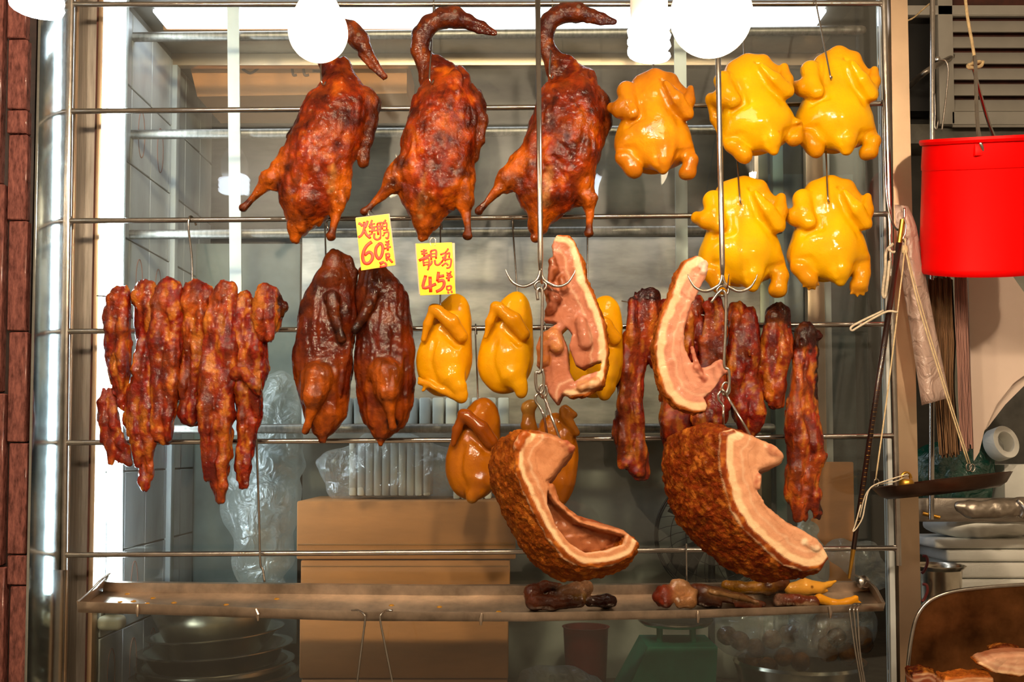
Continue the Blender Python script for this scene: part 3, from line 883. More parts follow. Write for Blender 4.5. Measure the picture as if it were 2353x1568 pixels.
# drops of fat lying in the tray
for x, y in ((293, 1368), (276, 1387), (307, 1385), (338, 1389), (352, 1377), (400, 1386), (520, 1387), (636, 1374), (756, 1394), (900, 1382), (1010, 1384), (1146, 1392)):
    t = (x - 178) / 1852; i = int(t * 39); a, b = f_fl[i], b_fl[i]
    k = min(1, max(0, (1402 - y) / 38)); c = a.lerp(b, k); c.x = P(x, y, c.y).x
    g = MB(); g.lathe([(0.0, 0.0035), (0.004, 0.003), (0.0065, 0.001), (0.007, -0.001)], c, 12)
    o = g.build('fat_drop', M['oil'], tray); 
# ------------------------------------------------------------------ hooks
def wire(name, pts, r, label, cat, Y=None, mat='steel', group=None, n=5, seg=8):
    m = MB(); m.tube(cr(PX(pts, Y) if Y is not None else pts, n), r, seg)
    o = m.build(name, M[mat], sharp=0)
    return tag(o, label, cat, group)

def hang_hook(x, ry, xb, yb, label, Yb=-0.06, r=0.0019, drop=8):
    """Wire hook looped over a rail at pixel (x, ry), running down to (xb, yb) at depth Yb."""
    w3 = 0.0085
    c = P(x, ry, 0)
    pts = [c + Vector((0.002, w3 + 0.002, -0.012)), c + Vector((0.001, w3 + 0.001, 0.003)), c + Vector((0, 0.002, 0.0105)), c + Vector((0, -w3, 0.004)), c + Vector((0, -w3 - 0.004, -0.012))]
    e = P(xb, yb, Yb)
    pts += [pts[-1].lerp(e, 0.35), pts[-1].lerp(e, 0.7), e, e + Vector((0.004, 0.006, -0.012)), e + Vector((0.008, 0.012, -0.002))]
    m = MB(); m.tube(cr(pts, 4), r, 8)
    return tag(m.build('meat_hook', M['steel'], sharp=0), label, 'hook')

# ------------------------------------------------------------------ whole roast ducks
DK, DR, DO, DN = '#641602', '#9e2e03', '#c05a06', '#3e1204'
def duck(spec, label, anchor, Y):
    b = Blob()
    for c, r, rot in spec['body']: b.ell(c, r, rot, 'body', DR, 30)
    b.chain(spec['tail'], 'body', DO, 26)
    b.chain(spec['neckskin'], 'neck', DK, 22, fd=1.2)
    b.chain(spec['neck'], 'neck', DN, 12)
    hd = spec['head']
    b.chain([(x, y, d, r * k_) for (x, y, d, r), k_ in zip(hd, (.86, 1.0, 1.12, .95))], 'head', '#7a3510', 8)
    b.chain([(x, y, d, r * k_) for (x, y, d, r), k_ in zip(spec['bill'], (1.2, 1.05, .75))], 'bill', '#5a200c', 5)
    b.chain([(x, y, d, r * k_) for (x, y, d, r), k_ in zip(spec['bill2'], (1.3, 1.0, .6))], 'bill', '#160805', 2)
    for i, lg in enumerate(spec['legs']):
        b.chain([lg[0], lg[1], (*lg[2][:3], lg[2][3] * .82), (*lg[3][:3], lg[3][3] * .72), (*lg[4][:3], lg[4][3] * 1.15)], 'leg|%d' % i, DO, 18)
    for i, wg in enumerate(spec['wings']): b.chain([(x, y, d, r * 1.3) for x, y, d, r in wg], 'wing|%d' % i, '#7a3510', 10)
    for pts in spec['foot']: b.paint(pts, '#1e0804', 15, 9)
    b.fine += [spec['bill'], spec['bill2'], spec['head'], spec['neck'][:4]] + [l[-3:] for l in spec['legs']] + [g[-3:] for g in spec['wings']]
    for c, wd, dep in spec['crease']: b.crease(c, wd, dep * 1.7)
    for pts, col, r, so in spec.get('paint', ()): b.paint(pts, col, r, so, 6)
    b.noise(46, 5.5, seed=spec['seed']); b.noise(24, 3.2, ridge=True, seed=spec['seed'] + 1, stretch=(1.3, .55, 1)); b.noise(9, 1.1, ridge=True, seed=spec['seed'] + 2, stretch=(1.2, .8, 1))
    sd = spec['seed']
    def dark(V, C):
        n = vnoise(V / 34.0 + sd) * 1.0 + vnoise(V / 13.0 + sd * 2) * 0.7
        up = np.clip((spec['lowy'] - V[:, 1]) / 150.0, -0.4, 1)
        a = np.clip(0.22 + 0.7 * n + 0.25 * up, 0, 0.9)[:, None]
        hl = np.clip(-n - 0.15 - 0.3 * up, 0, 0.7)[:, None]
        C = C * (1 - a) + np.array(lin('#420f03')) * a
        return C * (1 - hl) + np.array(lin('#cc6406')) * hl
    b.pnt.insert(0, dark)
    root = b.build('roast_duck', anchor, Y, M['duck'], 3.0, label, 'roast duck', sub={'bill': 'head'})
    # eye
    hx, hy, hd_, hr = hd[len(hd) // 2]
    s = S(*anchor, Y); A = P(*anchor, Y)
    c = Vector((A.x + s * (hx + 1 - anchor[0]), A.y + s * (hd_ - hr * 1.16), A.z - s * (hy - 4 - anchor[1])))
    m = MB(); m.lathe([(0.0, -0.002), (0.0045, -0.001), (0.005, 0.001), (0.0028, 0.0025), (0.0, 0.0026)], c, 14, axis=(0, -1, 0.1))
    hp = [ch for ch in root.children if ch.name.startswith('head')]
    m.build('eye', M['ink_brown'], hp[0] if hp else root)
    return root

Y_BIRD = -0.095
# middle duck
duck(dict(seed=1, lowy=380,
    body=[((1025, 258, 0), (76, 82, 62), -8), ((1008, 345, -6), (84, 105, 70), 8), ((992, 430, -2), (78, 66, 58), 6)],
    tail=[(985, 470, 0, 50), (978, 515, 0, 28), (974, 548, 0, 11)],
    neckskin=[(980, 130, 6, 17), (1005, 160, 8, 26), (1040, 190, 4, 44)],
    neck=[(985, 52, 0, 22), (968, 78, 2, 22), (963, 112, 4, 20), (974, 150, 8, 17), (985, 195, 8, 18)],
    head=[(988, 50, 0, 23), (1015, 38, 0, 22), (1045, 36, 0, 21), (1075, 45, 0, 16)],
    bill=[(1075, 44, 0, 13), (1105, 56, 0, 9), (1138, 72, 0, 7)],
    bill2=[(1072, 54, 0, 7), (1100, 68, 0, 6), (1136, 77, 0, 4)],
    legs=[[(938, 395, -6, 40), (905, 425, -12, 24), (882, 452, -14, 13), (852, 482, -14, 9), (840, 492, -14, 9)],
          [(1052, 425, -6, 42), (1068, 465, -12, 22), (1073, 500, -14, 11), (1076, 535, -14, 9), (1075, 546, -14, 10)]],
    wings=[[(1082, 225, 10, 26), (1098, 275, 12, 16), (1097, 320, 6, 11), (1091, 350, 2, 8), (1090, 362, 0, 9)],
           [(968, 240, 20, 15), (956, 300, 30, 10)]],
    foot=[[(838, 495, -14), (850, 485, -14)], [(1076, 550, -14), (1075, 538, -14)], [(1091, 366, 0), (1091, 354, 0)]],
    crease=[([(1010, 190, -70), (1008, 260, -74), (995, 350, -80)], 5, 3.5), ([(940, 300, -60), (945, 350, -70), (955, 420, -70)], 6, 4), ([(1045, 330, -70), (1040, 380, -74), (1045, 430, -70)], 7, 4), ([(985, 410, -72), (975, 460, -62), (965, 510, -40)], 4, 4)],
    paint=[([(985, 412, -60), (975, 460, -58), (967, 520, -30)], '#a8602a', 5, 6), ([(972, 520, -20), (968, 505, -28)], '#b87a40', 6, 5)]),
    'roast duck with head curled over, hanging above the two price tags', (1000, 300), Y_BIRD)
# duck with the bulb before its neck
duck(dict(seed=5, lowy=400,
    body=[((775, 260, 0), (76, 80, 60), -12), ((742, 345, -6), (80, 112, 70), 18), ((712, 440, -2), (72, 72, 58), 14)],
    tail=[(700, 475, 0, 48), (688, 520, 0, 26), (681, 552, 0, 10)],
    neckskin=[(758, 135, 8, 18), (775, 160, 8, 34), (785, 195, 4, 46)],
    neck=[(785, 62, 0, 22), (755, 66, 2, 22), (738, 95, 4, 20), (745, 135, 8, 18), (760, 190, 8, 18)],
    head=[(775, 58, 0, 22), (805, 68, 0, 23), (825, 90, 0, 21), (838, 112, 0, 16)],
    bill=[(838, 110, 0, 14), (858, 140, 0, 10), (884, 174, 0, 7)],
    bill2=[(830, 122, 0, 8), (852, 152, 0, 6), (880, 180, 0, 4)],
    legs=[[(672, 385, -6, 40), (628, 415, -10, 26), (602, 442, -12, 13), (575, 472, -12, 9), (564, 482, -12, 9)],
          [(770, 415, -6, 40), (780, 460, -12, 22), (775, 505, -14, 11), (768, 538, -14, 9), (765, 547, -14, 10)]],
    wings=[[(835, 235, 10, 26), (845, 280, 8, 15), (840, 330, 2, 10), (836, 362, 0, 9), (836, 374, 0, 10)],
           [(705, 270, 18, 20), (672, 300, 22, 9), (662, 308, 22, 7)]],
    foot=[[(561, 486, -12), (572, 476, -12)], [(763, 553, -14), (767, 542, -14)], [(836, 380, 0), (838, 366, 0)], [(660, 310, 22), (668, 304, 22)]],
    crease=[([(690, 290, -60), (680, 340, -66), (670, 390, -60)], 5, 4), ([(800, 330, -60), (790, 400, -60), (780, 450, -50)], 6, 3), ([(705, 410, -70), (690, 450, -58), (672, 510, -40)], 5, 5), ([(770, 180, -56), (775, 230, -66)], 7, 4)],
    paint=[([(702, 412, -60), (694, 440, -58)], '#5a2010', 7, 6), ([(775, 400, -60), (770, 450, -48)], '#c07a3a', 7, 7)]),
    'roast duck hanging partly behind the glowing pear-shaped bulb', (740, 300), Y_BIRD)
# duck behind the long hook rod
duck(dict(seed=9, lowy=390,
    body=[((1308, 260, 0), (80, 84, 62), -10), ((1290, 345, -6), (88, 108, 72), 8), ((1262, 435, -2), (80, 64, 58), 12)],
    tail=[(1250, 470, 0, 48), (1238, 515, 0, 26), (1231, 544, 0, 10)],
    neckskin=[(1275, 120, 8, 15), (1305, 145, 8, 24), (1330, 185, 4, 44)],
    neck=[(1290, 26, 0, 20), (1262, 45, 2, 20), (1252, 80, 4, 19), (1262, 118, 8, 17), (1285, 180, 8, 22)],
    head=[(1275, 34, 0, 21), (1300, 24, 0, 21), (1328, 24, 0, 20), (1355, 30, 0, 15)],
    bill=[(1352, 29, 0, 13), (1385, 36, 0, 9), (1414, 45, 0, 7)],
    bill2=[(1350, 40, 0, 7), (1382, 47, 0, 5), (1412, 50, 0, 4)],
    legs=[[(1212, 385, -6, 42), (1168, 415, -10, 26), (1140, 446, -12, 13), (1112, 478, -12, 9), (1101, 490, -12, 9)],
          [(1330, 425, -6, 42), (1350, 462, -12, 22), (1354, 500, -14, 11), (1352, 530, -14, 9), (1351, 540, -14, 10)]],
    wings=[[(1372, 230, 10, 26), (1384, 280, 12, 17), (1376, 325, 6, 11), (1369, 352, 2, 9), (1367, 364, 0, 9)],
           [(1246, 245, 20, 15), (1236, 300, 30, 10)]],
    foot=[[(1098, 494, -12), (1110, 482, -12)], [(1350, 545, -14), (1351, 534, -14)], [(1367, 368, 0), (1368, 356, 0)]],
    crease=[([(1318, 172, -60), (1300, 220, -70), (1275, 300, -80)], 5, 4), ([(1220, 310, -60), (1235, 350, -70), (1245, 400, -70)], 6, 4), ([(1345, 300, -66), (1330, 360, -72), (1325, 410, -70)], 7, 4), ([(1270, 380, -72), (1290, 400, -70)], 4, 4)],
    paint=[([(1262, 410, -62), (1255, 450, -58), (1252, 480, -48)], '#b87842', 8, 8)]),
    'roast duck hanging behind the long hook rod', (1290, 300), Y_BIRD)

hang_hook(740, 12, 738, 182, 'steel hook in the neck of the duck behind the bulb', -0.15)
hang_hook(997, 12, 987, 178, 'steel hook in the neck of the duck above the price tags', -0.15)
hang_hook(1269, 12, 1263, 168, 'steel hook in the neck of the duck behind the hook rod', -0.15)

# ------------------------------------------------------------------ roast duck halves, outer side to the viewer
def half_duck(seed, out, wing, leg, extra, crease, paint, label, anchor, Y):
    b = Blob()
    for c, r, rot in out: b.ell(c, r, rot, 'body', '#782204', 26)
    for ch in extra: b.chain(ch, 'body', '#8a3a0c', 20)
    b.chain(wing, 'wing', '#4a1c0a', 7)
    b.chain(leg, 'leg', '#b05210', 10)
    b.fine += [leg[-3:], wing[-3:]]
    for c, wd, dep in crease: b.crease(c, wd, dep)
    b.noise(50, 4, seed=seed); b.noise(20, 2.4, ridge=True, seed=seed + 1, stretch=(1.6, .35, 1)); b.noise(8, 0.8, ridge=True, seed=seed + 2)
    cy = anchor[1]
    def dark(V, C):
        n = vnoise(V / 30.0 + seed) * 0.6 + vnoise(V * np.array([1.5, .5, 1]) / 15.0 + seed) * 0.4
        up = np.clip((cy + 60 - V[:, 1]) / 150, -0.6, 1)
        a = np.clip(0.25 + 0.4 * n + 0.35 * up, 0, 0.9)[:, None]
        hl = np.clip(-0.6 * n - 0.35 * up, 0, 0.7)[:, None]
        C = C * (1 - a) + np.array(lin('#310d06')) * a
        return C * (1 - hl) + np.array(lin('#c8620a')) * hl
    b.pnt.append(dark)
    for pts, col, r, so in paint: b.paint(pts, col, r, so, 5)
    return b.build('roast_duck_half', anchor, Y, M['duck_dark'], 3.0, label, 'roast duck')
half_duck(21,
    [((752, 730, 0), (66, 105, 42), 10), ((742, 830, -4), (68, 110, 46), 0), ((748, 915, 0), (56, 80, 40), 2)],
    [(768, 690, -38, 18), (772, 715, -46, 14), (782, 750, -50, 10), (791, 778, -50, 9), (794, 786, -50, 10)],
    [(740, 872, -38, 40), (733, 915, -50, 27), (725, 950, -50, 11), (717, 980, -46, 7), (713, 992, -44, 8)],
    [[(765, 640, 0, 40), (768, 605, 0, 26), (770, 596, 0, 22)], [(800, 600, 6, 10), (808, 625, 6, 12), (805, 680, 4, 12)], [(750, 950, 0, 40), (744, 985, 0, 20), (742, 1010, 0, 7)]],
    [([(748, 690, -40), (762, 740, -46), (775, 790, -40)], 5, 4), ([(706, 850, -40), (712, 910, -40), (716, 950, -30)], 6, 5), ([(775, 850, -46), (760, 920, -44), (742, 960, -40)], 6, 4)],
    [([(793, 790, -50), (788, 776, -50)], '#140503', 15, 8), ([(712, 994, -34), (716, 984, -34)], '#1a0704', 14, 8)],
    'dark glazed duck half hanging beside the barbecue pork, wing on its right', (745, 800), -0.075)
half_duck(31,
    [((882, 720, 0), (62, 100, 42), -10), ((884, 830, -4), (70, 115, 46), 0), ((880, 915, 0), (58, 85, 40), -4)],
    [(866, 680, -38, 17), (855, 705, -46, 14), (840, 735, -50, 10), (827, 758, -50, 9), (823, 764, -50, 10)],
    [(892, 865, -38, 38), (897, 905, -50, 27), (902, 942, -50, 11), (906, 970, -46, 7), (908, 982, -44, 9)],
    [[(868, 660, 0, 40), (862, 635, 0, 30), (862, 622, 0, 26)], [(832, 620, 4, 10), (845, 650, 4, 14)], [(882, 950, 0, 40), (876, 995, 0, 20), (875, 1020, 0, 6)], [(938, 880, 8, 16), (930, 930, 8, 13), (918, 968, 8, 10)]],
    [([(880, 690, -44), (868, 750, -48)], 7, 5), ([(905, 700, -40), (912, 760, -46), (905, 820, -46)], 6, 3), ([(858, 860, -46), (866, 920, -46), (880, 960, -40)], 6, 4), ([(934, 830, -30), (934, 900, -30)], 6, 5)],
    [([(822, 767, -50), (830, 754, -50)], '#140503', 15, 8), ([(909, 982, -34), (907, 972, -34)], '#120503', 15, 8)],
    'dark glazed duck half hanging under the sixty price tag', (880, 810), -0.075)
hang_hook(749, 516, 749, 592, 'wire hook holding the duck half beside the barbecue pork', -0.08)
hang_hook(869, 516, 871, 645, 'wire hook behind the sixty price tag', -0.115)

# ------------------------------------------------------------------ whole poached chickens
YL, YD, YB = '#e4aa04', '#cc8804', '#eab408'
def chicken(cx, cy, sc, rot, seed, label, mat='chicken', cols=(YL, YD, YB), lean=0, claws=False, wound=False, hump=0, cavity=True, Y=-0.10, flapL=False, rleg=(0, 0)):
    L, Dk, Hi = cols
    ca, sa = math.cos(math.radians(rot)), math.sin(math.radians(rot))
    def q(x, y, d, r=None):
        X = cx + sc * (x * ca - y * sa); Yp = cy + sc * (x * sa + y * ca)
        return (X, Yp, d * sc) if r is None else (X, Yp, d * sc, r * sc)
    b = Blob()
    b.ell(q(-4, -58, 4), (64 * sc, 80 * sc, 58 * sc), rot + 8, 'body', L, 24)
    b.ell(q(0, 22, -6), (84 * sc, 78 * sc, 66 * sc), rot, 'body', Hi, 24)
    b.ell(q(-48, 42, -4), (38 * sc, 36 * sc, 40 * sc), rot, 'body', L, 18)
    b.ell(q(52, 40, -4), (38 * sc, 38 * sc, 40 * sc), rot, 'body', L, 18)
    b.chain([q(12, 55, -34, 40), q(17, 82, -46, 26), q(20, 104, -48, 12)], 'tail', L, 20)
    # neck bent round behind the hook
    b.chain([q(-22, -100 - hump * .3, 0, 32), q(2, -118 - hump, -8, 22), q(34, -112 - hump * .5, -12, 19), q(54, -84, -12, 19), q(60, -60, -4, 18)], 'neck', Dk, 10)
    b.crease([q(10, -104, -34), q(30, -90, -36), q(40, -74, -34)], 6 * sc, 7 * sc)
    # wings folded against the back
    b.chain([q(-64, -82, -22, 22), q(-62, -48, -36, 20), q(-50, -22, -46, 19)], 'wing|0', L, 8)
    b.chain([q(-52, -24, -42, 17), q(-78, -38, -26, 20), q(-96, -46, -10, 13)], 'wing|0', Dk, 8)
    b.chain([q(18, -86, -50, 14), q(42, -54, -54, 18), q(68, -26, -46, 18)], 'wing|1', L, 7)
    b.chain([q(68, -28, -42, 15), q(76, -60, -34, 15), q(80, -92, -26, 9)], 'wing|1', Dk, 7)
    # legs folded, feet cut
    b.chain([q(-62, 52, -16, 24), q(-66, 72, -28, 20), q(-46, 98, -30, 19), q(-42, 104, -30, 17)], 'leg|0', Dk, 7)
    b.chain([q(70, 48, -16, 24), q(78 + rleg[0], 72 + rleg[1], -26, 17), q(72 + rleg[0], 98 + rleg[1], -28, 18), q(66 + rleg[0], 102 + rleg[1], -26, 16)], 'leg|1', Dk, 7)
    b.crease([q(-42, -84, -54), q(-36, -44, -56), q(-32, -10, -58), q(-60, 4, -44)], 7 * sc, 10 * sc)
    b.crease([q(6, -92, -56), q(26, -46, -62), q(56, -4, -58), q(84, -6, -36)], 7 * sc, 11 * sc)
    b.crease([q(-84, 58, -36), q(-52, 60, -54), q(-24, 92, -56)], 6 * sc, 10 * sc)
    b.crease([q(42, 92, -54), q(54, 68, -52), q(90, 52, -34)], 6 * sc, 10 * sc)
    b.crease([q(-2, 60, -74), q(6, 92, -62)], 6 * sc, 4 * sc)
    if cavity:
        b.subchain([q(-26, 106, -14, 12), q(10, 112, -8, 18), q(48, 104, -12, 12)], 5)
    if flapL: b.chain([q(-96, -40, -6, 12), q(-92, 0, 0, 10), q(-88, 36, 2, 4)], 'wing|0', Dk, 6)
    if claws:
        for sx, sy in ((-44, 104), (68 + rleg[0], 104 + rleg[1])):
            for a in (-40, 0, 35, 70):
                e = (sx + 22 * math.sin(math.radians(a)), sy + 20 * math.cos(math.radians(a)))
                b.chain([q(sx, sy, -28, 9), q(e[0], e[1], -30, 3)], 'leg|%d' % (sx > 0), '#c88a20', 5)
    b.noise(44 * sc, 2.6 * sc, seed=seed); b.noise(16, 0.6, seed=seed + 1)
    def tone(V, C):
        n = vnoise(V / 42.0 + seed * 1.7)
        a = np.clip(0.35 * n + 0.1, 0, 0.45)[:, None]
        return C * (1 - a) + np.array(lin(Dk)) * a
    b.paintf(tone)
    b.paint([q(-46, 106, -36), q(-42, 112, -36)], '#a86a14', 7, 8)
    b.paint([q(70 + rleg[0], 108 + rleg[1], -34), q(62 + rleg[0], 112 + rleg[1], -34)], '#a86a14', 8, 8)
    b.paint([q(0, 112, -20), q(40, 110, -20)], '#6a3a10', 12, 8)
    if wound: b.paint([q(30, 70, -62), q(32, 78, -56)], '#b8221a', 4, 3, 3)
    return b.build('whole_chicken', (cx, cy), Y, M[mat], 3.2, label, 'chicken')

chicken(1500, 300, 1.0, 2, 41, 'orange soy chicken hanging at the end of the duck row', 'chicken_brown', ('#d8860a', '#b86a06', '#e0920c'), rleg=(6, 2), Y=-0.12)
chicken(1732, 262, 0.98, -8, 43, 'pale yellow chicken with a small red wound near the tail, behind the globe bulb', wound=True, flapL=True, rleg=(6, -22), Y=-0.125)
chicken(1915, 255, 1.0, 4, 47, 'pale yellow chicken in the top row next to the frame upright', hump=8, rleg=(6, 0), Y=-0.085)
chicken(1700, 555, 1.06, 2, 53, 'yellow chicken hanging low behind the second hook rod', rleg=(6, 6))
chicken(1900, 548, 1.02, 3, 59, 'yellow chicken with frayed feet hanging lowest by the frame upright', claws=True, rleg=(-4, 8))
hang_hook(1497, 8, 1502, 205, 'wire hook in the neck of the orange chicken', -0.155)
hang_hook(1703, 12, 1712, 172, 'wire hook in the neck of the chicken behind the globe bulb', -0.15)
hang_hook(1870, -6, 1907, 170, 'slanting wire hook in the neck of the top row end chicken', -0.16)
hang_hook(1682, 240, 1700, 455, 'wire hook between the two chickens behind the second rod', -0.16)
hang_hook(1890, 240, 1902, 452, 'wire hook between the two chickens by the frame upright', -0.16)

# ------------------------------------------------------------------ chicken halves, outer side to the viewer
def half_chicken(dx, dy, seed, label, mat, cols, foot, Y=-0.075, sc=1.0, leg_to=(1062, 915), tint=None):
    L, Dk = cols
    ax, ay = 1025 + dx, 805 + dy
    def q(x, y, d, r=None):
        X = ax + (x - 1025) * sc; Yp = ay + (y - 805) * sc
        return (X, Yp, d) if r is None else (X, Yp, d, r * sc)
    b = Blob()
    b.ell(q(1030, 775, 0), (52 * sc, 95 * sc, 40), 14, 'body', L, 22)
    b.ell(q(1022, 830, -2), (64 * sc, 82 * sc, 44), 8, 'body', L, 22)
    b.chain([q(1040, 730, 0, 34), q(1048, 700, 0, 22), q(1048, 690, 0, 14)], 'body', L, 18)
    b.ell(q(1034, 838, -26), (42 * sc, 56 * sc, 30), -12, 'leg', L, 16)
    lx, ly = leg_to
    b.chain([q(1040, 870, -34, 28), q((1040 + lx) / 2 + 4, (870 + ly) / 2, -36, 19), q(lx, ly - 6, -36, 14), q(lx, ly, -36, 13)], 'leg', L, 12)
    if foot:
        b.chain([q(lx - 2, ly + 2, -36, 11), q(1020, 900, -36, 9), q(985, 884, -34, 9), q(968, 882, -32, 8)], 'foot', Dk, 6)
        b.chain([q(985, 884, -34, 7), q(966, 872, -34, 5)], 'foot', Dk, 4); b.chain([q(985, 886, -34, 7), q(975, 900, -34, 5)], 'foot', Dk, 4)
    b.chain([q(1062, 778, -44, 16), q(1040, 748, -52, 17), q(1006, 720, -50, 14), q(998, 716, -48, 11)], 'wing', Dk, 6)
    b.chain([q(1000, 718, -48, 12), q(986, 750, -46, 10), q(977, 785, -42, 6)], 'wing', Dk, 5)
    b.crease([q(1000, 790, -44), q(992, 840, -46), q(1005, 885, -44)], 6, 5)
    b.crease([q(1020, 765, -44), q(1050, 800, -44)], 8, 6)
    b.crease([q(1078, 850, -30), q(1070, 900, -30)], 6, 3)
    b.noise(40, 2.2, seed=seed); b.noise(9, 0.45, seed=seed + 1)
    def tone(V, C):
        n = vnoise(V / 36.0 + seed)
        a = np.clip(0.4 * n + 0.1, 0, 0.5)[:, None]
        return C * (1 - a) + np.array(lin(Dk)) * a
    b.paintf(tone)
    b.paint([q(lx, ly + 4, -40), q(lx - 4, ly + 8, -40)], '#a8741c', 8, 7)
    return b.build('chicken_half', (ax, ay), Y, M[mat], 3.0, label, 'chicken')
half_chicken(0, 0, 61, 'yellow chicken half with its foot folded, hanging under the forty-five price tag', 'chicken', ('#e6a006', '#cc8406'), True)
half_chicken(140, -5, 67, 'yellow chicken half hanging between the price tag and the upright pork slice', 'chicken', ('#e8a606', '#cc8604'), False, leg_to=(1058, 912))
half_chicken(345, 5, 69, 'yellow chicken half mostly hidden behind the upright pork slice', 'chicken', ('#e8a606', '#cc8604'), False, Y=-0.07, leg_to=(1040, 905))
half_chicken(66, 238, 71, 'brown soy chicken half hanging above the cardboard boxes', 'chicken_brown', ('#b86a06', '#8a4004'), False, Y=-0.08, leg_to=(1020, 905))
# opened soy chicken half seen from behind the big pork piece
b = Blob()
b.ell((1275, 1060, 0), (46, 105, 36), -6, 'body', '#a85c06', 20)
b.ell((1290, 1020, -4), (36, 75, 34), -12, 'body', '#b86a06', 18)
b.chain([(1215, 935, -20, 15), (1213, 980, -20, 17), (1225, 1040, -16, 26)], 'leg|0', '#8f560e', 10)
b.chain([(1213, 940, -24, 17), (1222, 932, -24, 15)], 'leg|0', '#a8803a', 6)
b.chain([(1295, 945, -28, 14), (1318, 955, -30, 8)], 'wing', '#8f560e', 6); b.chain([(1298, 960, -28, 15), (1322, 995, -26, 10)], 'wing', '#8f560e', 6)
b.chain([(1285, 1110, -10, 28), (1278, 1150, -10, 14), (1275, 1165, -10, 10)], 'leg|1', '#8a4a0c', 12)
b.crease([(1250, 960, -40), (1256, 1040, -40)], 6, 6); b.crease([(1285, 970, -40), (1280, 1060, -42)], 6, 5); b.crease([(1305, 1010, -36), (1310, 1080, -34)], 5, 4)
b.noise(34, 3, seed=73); b.noise(10, 0.8, seed=74)
b.build('chicken_half', (1270, 1040), -0.08, M['chicken_brown'], 3.0, 'opened brown chicken half hanging behind the left piece of roast pork', 'chicken')
hang_hook(1013, 514, 1012, 705, 'wire hook behind the forty-five price tag', -0.12)
hang_hook(1178, 512, 1190, 688, 'long wire hook of the chicken half beside the pork slice', -0.085)
hang_hook(1349, 508, 1350, 700, 'thin wire hook behind the upright pork slice', -0.09)
hang_hook(1093, 756, 1099, 930, 'wire hook of the brown chicken half over the boxes', -0.09)
hang_hook(1252, 754, 1256, 965, 'wire hook of the opened brown chicken half', -0.09)
# ------------------------------------------------------------------ strips of barbecue pork
def strip(pts, seed, label, Y, d0=0.0, char_top=0.0, char=(), cols=('#8e1c08', '#b85014'), extra=(), flat=1.55, h=2.8):
    """pts: (x, y, half width). One long hanging strip."""
    b = Blob()
    rr = random.Random(seed)
    pts = [(x, y, w * 1.12) for x, y, w in pts]
    pp = [(x, y, d0 + rr.uniform(-5, 5), w) for x, y, w in pts]
    b.chain(pp, 'body', cols[0], 10, fd=flat)
    # muscle lobes and fat seams along the strip
    for i in range(len(pts) - 1):
        x0, y0, w0 = pts[i]; x1, y1, w1 = pts[i + 1]
        for k in range(2):
            t = rr.random(); s_ = rr.choice((-1, 1))
            x = x0 + (x1 - x0) * t + s_ * (w0 + w1) * 0.22; y = y0 + (y1 - y0) * t; wv = (w0 + w1) / 2
            L = rr.uniform(1.3, 2.4) * wv; ya, yb = max(y - L, pts[0][1]), min(y + L, pts[-1][1])
            b.chain([(x, ya, d0 - wv * .35, wv * .28), (x + rr.uniform(-4, 4), y, d0 - wv * .5, wv * .5), (x + rr.uniform(-6, 6), yb, d0 - wv * .35, wv * .25)], 'body', cols[rr.random() < 0.35], 6, fd=1.2)
    for e in extra: b.chain(e, 'body', cols[0], 6)
    cx = sum(p[0] for p in pts) / len(pts); cy = sum(p[1] for p in pts) / len(pts)
    b.crease([(p[0] + rr.uniform(-.3, .3) * p[2], p[1], d0 - p[2] * 0.8) for p in pts[(1 if len(pts) > 3 else 0):-1]], 4, 4)
    b.noise(26, 4.2, seed=seed, stretch=(1.4, .45, 1)); b.noise(11, 1.9, ridge=True, seed=seed + 1, stretch=(1.6, .38, 1)); b.noise(5, 0.6, seed=seed + 2)
    def tone(V, C):
        n = vnoise(V * np.array([1.8, .45, 1]) / 20.0 + seed * 1.3) * 1.25 + vnoise(V / 8.0 + seed) * .5
        f = np.clip(n * 1.5 - 0.22, 0, 0.8)[:, None]; dk = np.clip(-n * 1.2 - 0.05, 0, 0.75)[:, None]
        C = C * (1 - f) + np.array(lin('#cf7a20')) * f
        C = C * (1 - dk) + np.array(lin('#4e0a06')) * dk
        if char_top > 0:
            y0 = pts[0][1] - pts[0][2]
            a = np.clip((y0 + char_top * 1.5 - V[:, 1]) / 14 + 0.9 * vnoise(V / 10.0 + seed), 0, 1)[:, None] * 0.97
            C = C * (1 - a) + np.array(lin('#0a0403')) * a
        return C
    b.paintf(tone)
    for q, r in char: b.paint(q, '#140806', r, 6, 6)
    return b.build('barbecue_pork_strip', (cx, cy), Y, M['pork_strip'], h, label, 'barbecue pork')

YP = -0.055
strip([(277, 680, 22), (274, 725, 28), (269, 790, 26), (274, 850, 23), (281, 905, 14), (286, 935, 8)], 101, 'leftmost barbecue pork strip on the left skewer', YP, -4, char=[([(300, 668, 0)], 4)])
strip([(268, 895, 9), (246, 920, 15), (246, 965, 20), (258, 1008, 22), (276, 1040, 18), (295, 1064, 7)], 103, 'loose barbecue pork flap below the leftmost strip', YP, 8)
strip([(334, 672, 25), (331, 725, 22), (334, 790, 22), (338, 850, 25), (329, 905, 29), (325, 960, 34), (333, 1003, 27), (336, 1040, 15), (337, 1085, 14), (338, 1116, 9)], 107, 'second barbecue pork strip on the left skewer, ending in a thin tail', YP, 2)
strip([(389, 670, 29), (386, 725, 34), (385, 800, 32), (383, 880, 30), (378, 940, 25), (377, 985, 23), (380, 1008, 14)], 109, 'third barbecue pork strip on the left skewer, wide and even', YP, -6)
strip([(453, 682, 34), (452, 732, 33), (441, 800, 27), (435, 850, 24), (437, 900, 22), (432, 948, 22), (440, 968, 12)], 113, 'barbecue pork strip directly under the hook of the left skewer', YP, 4)
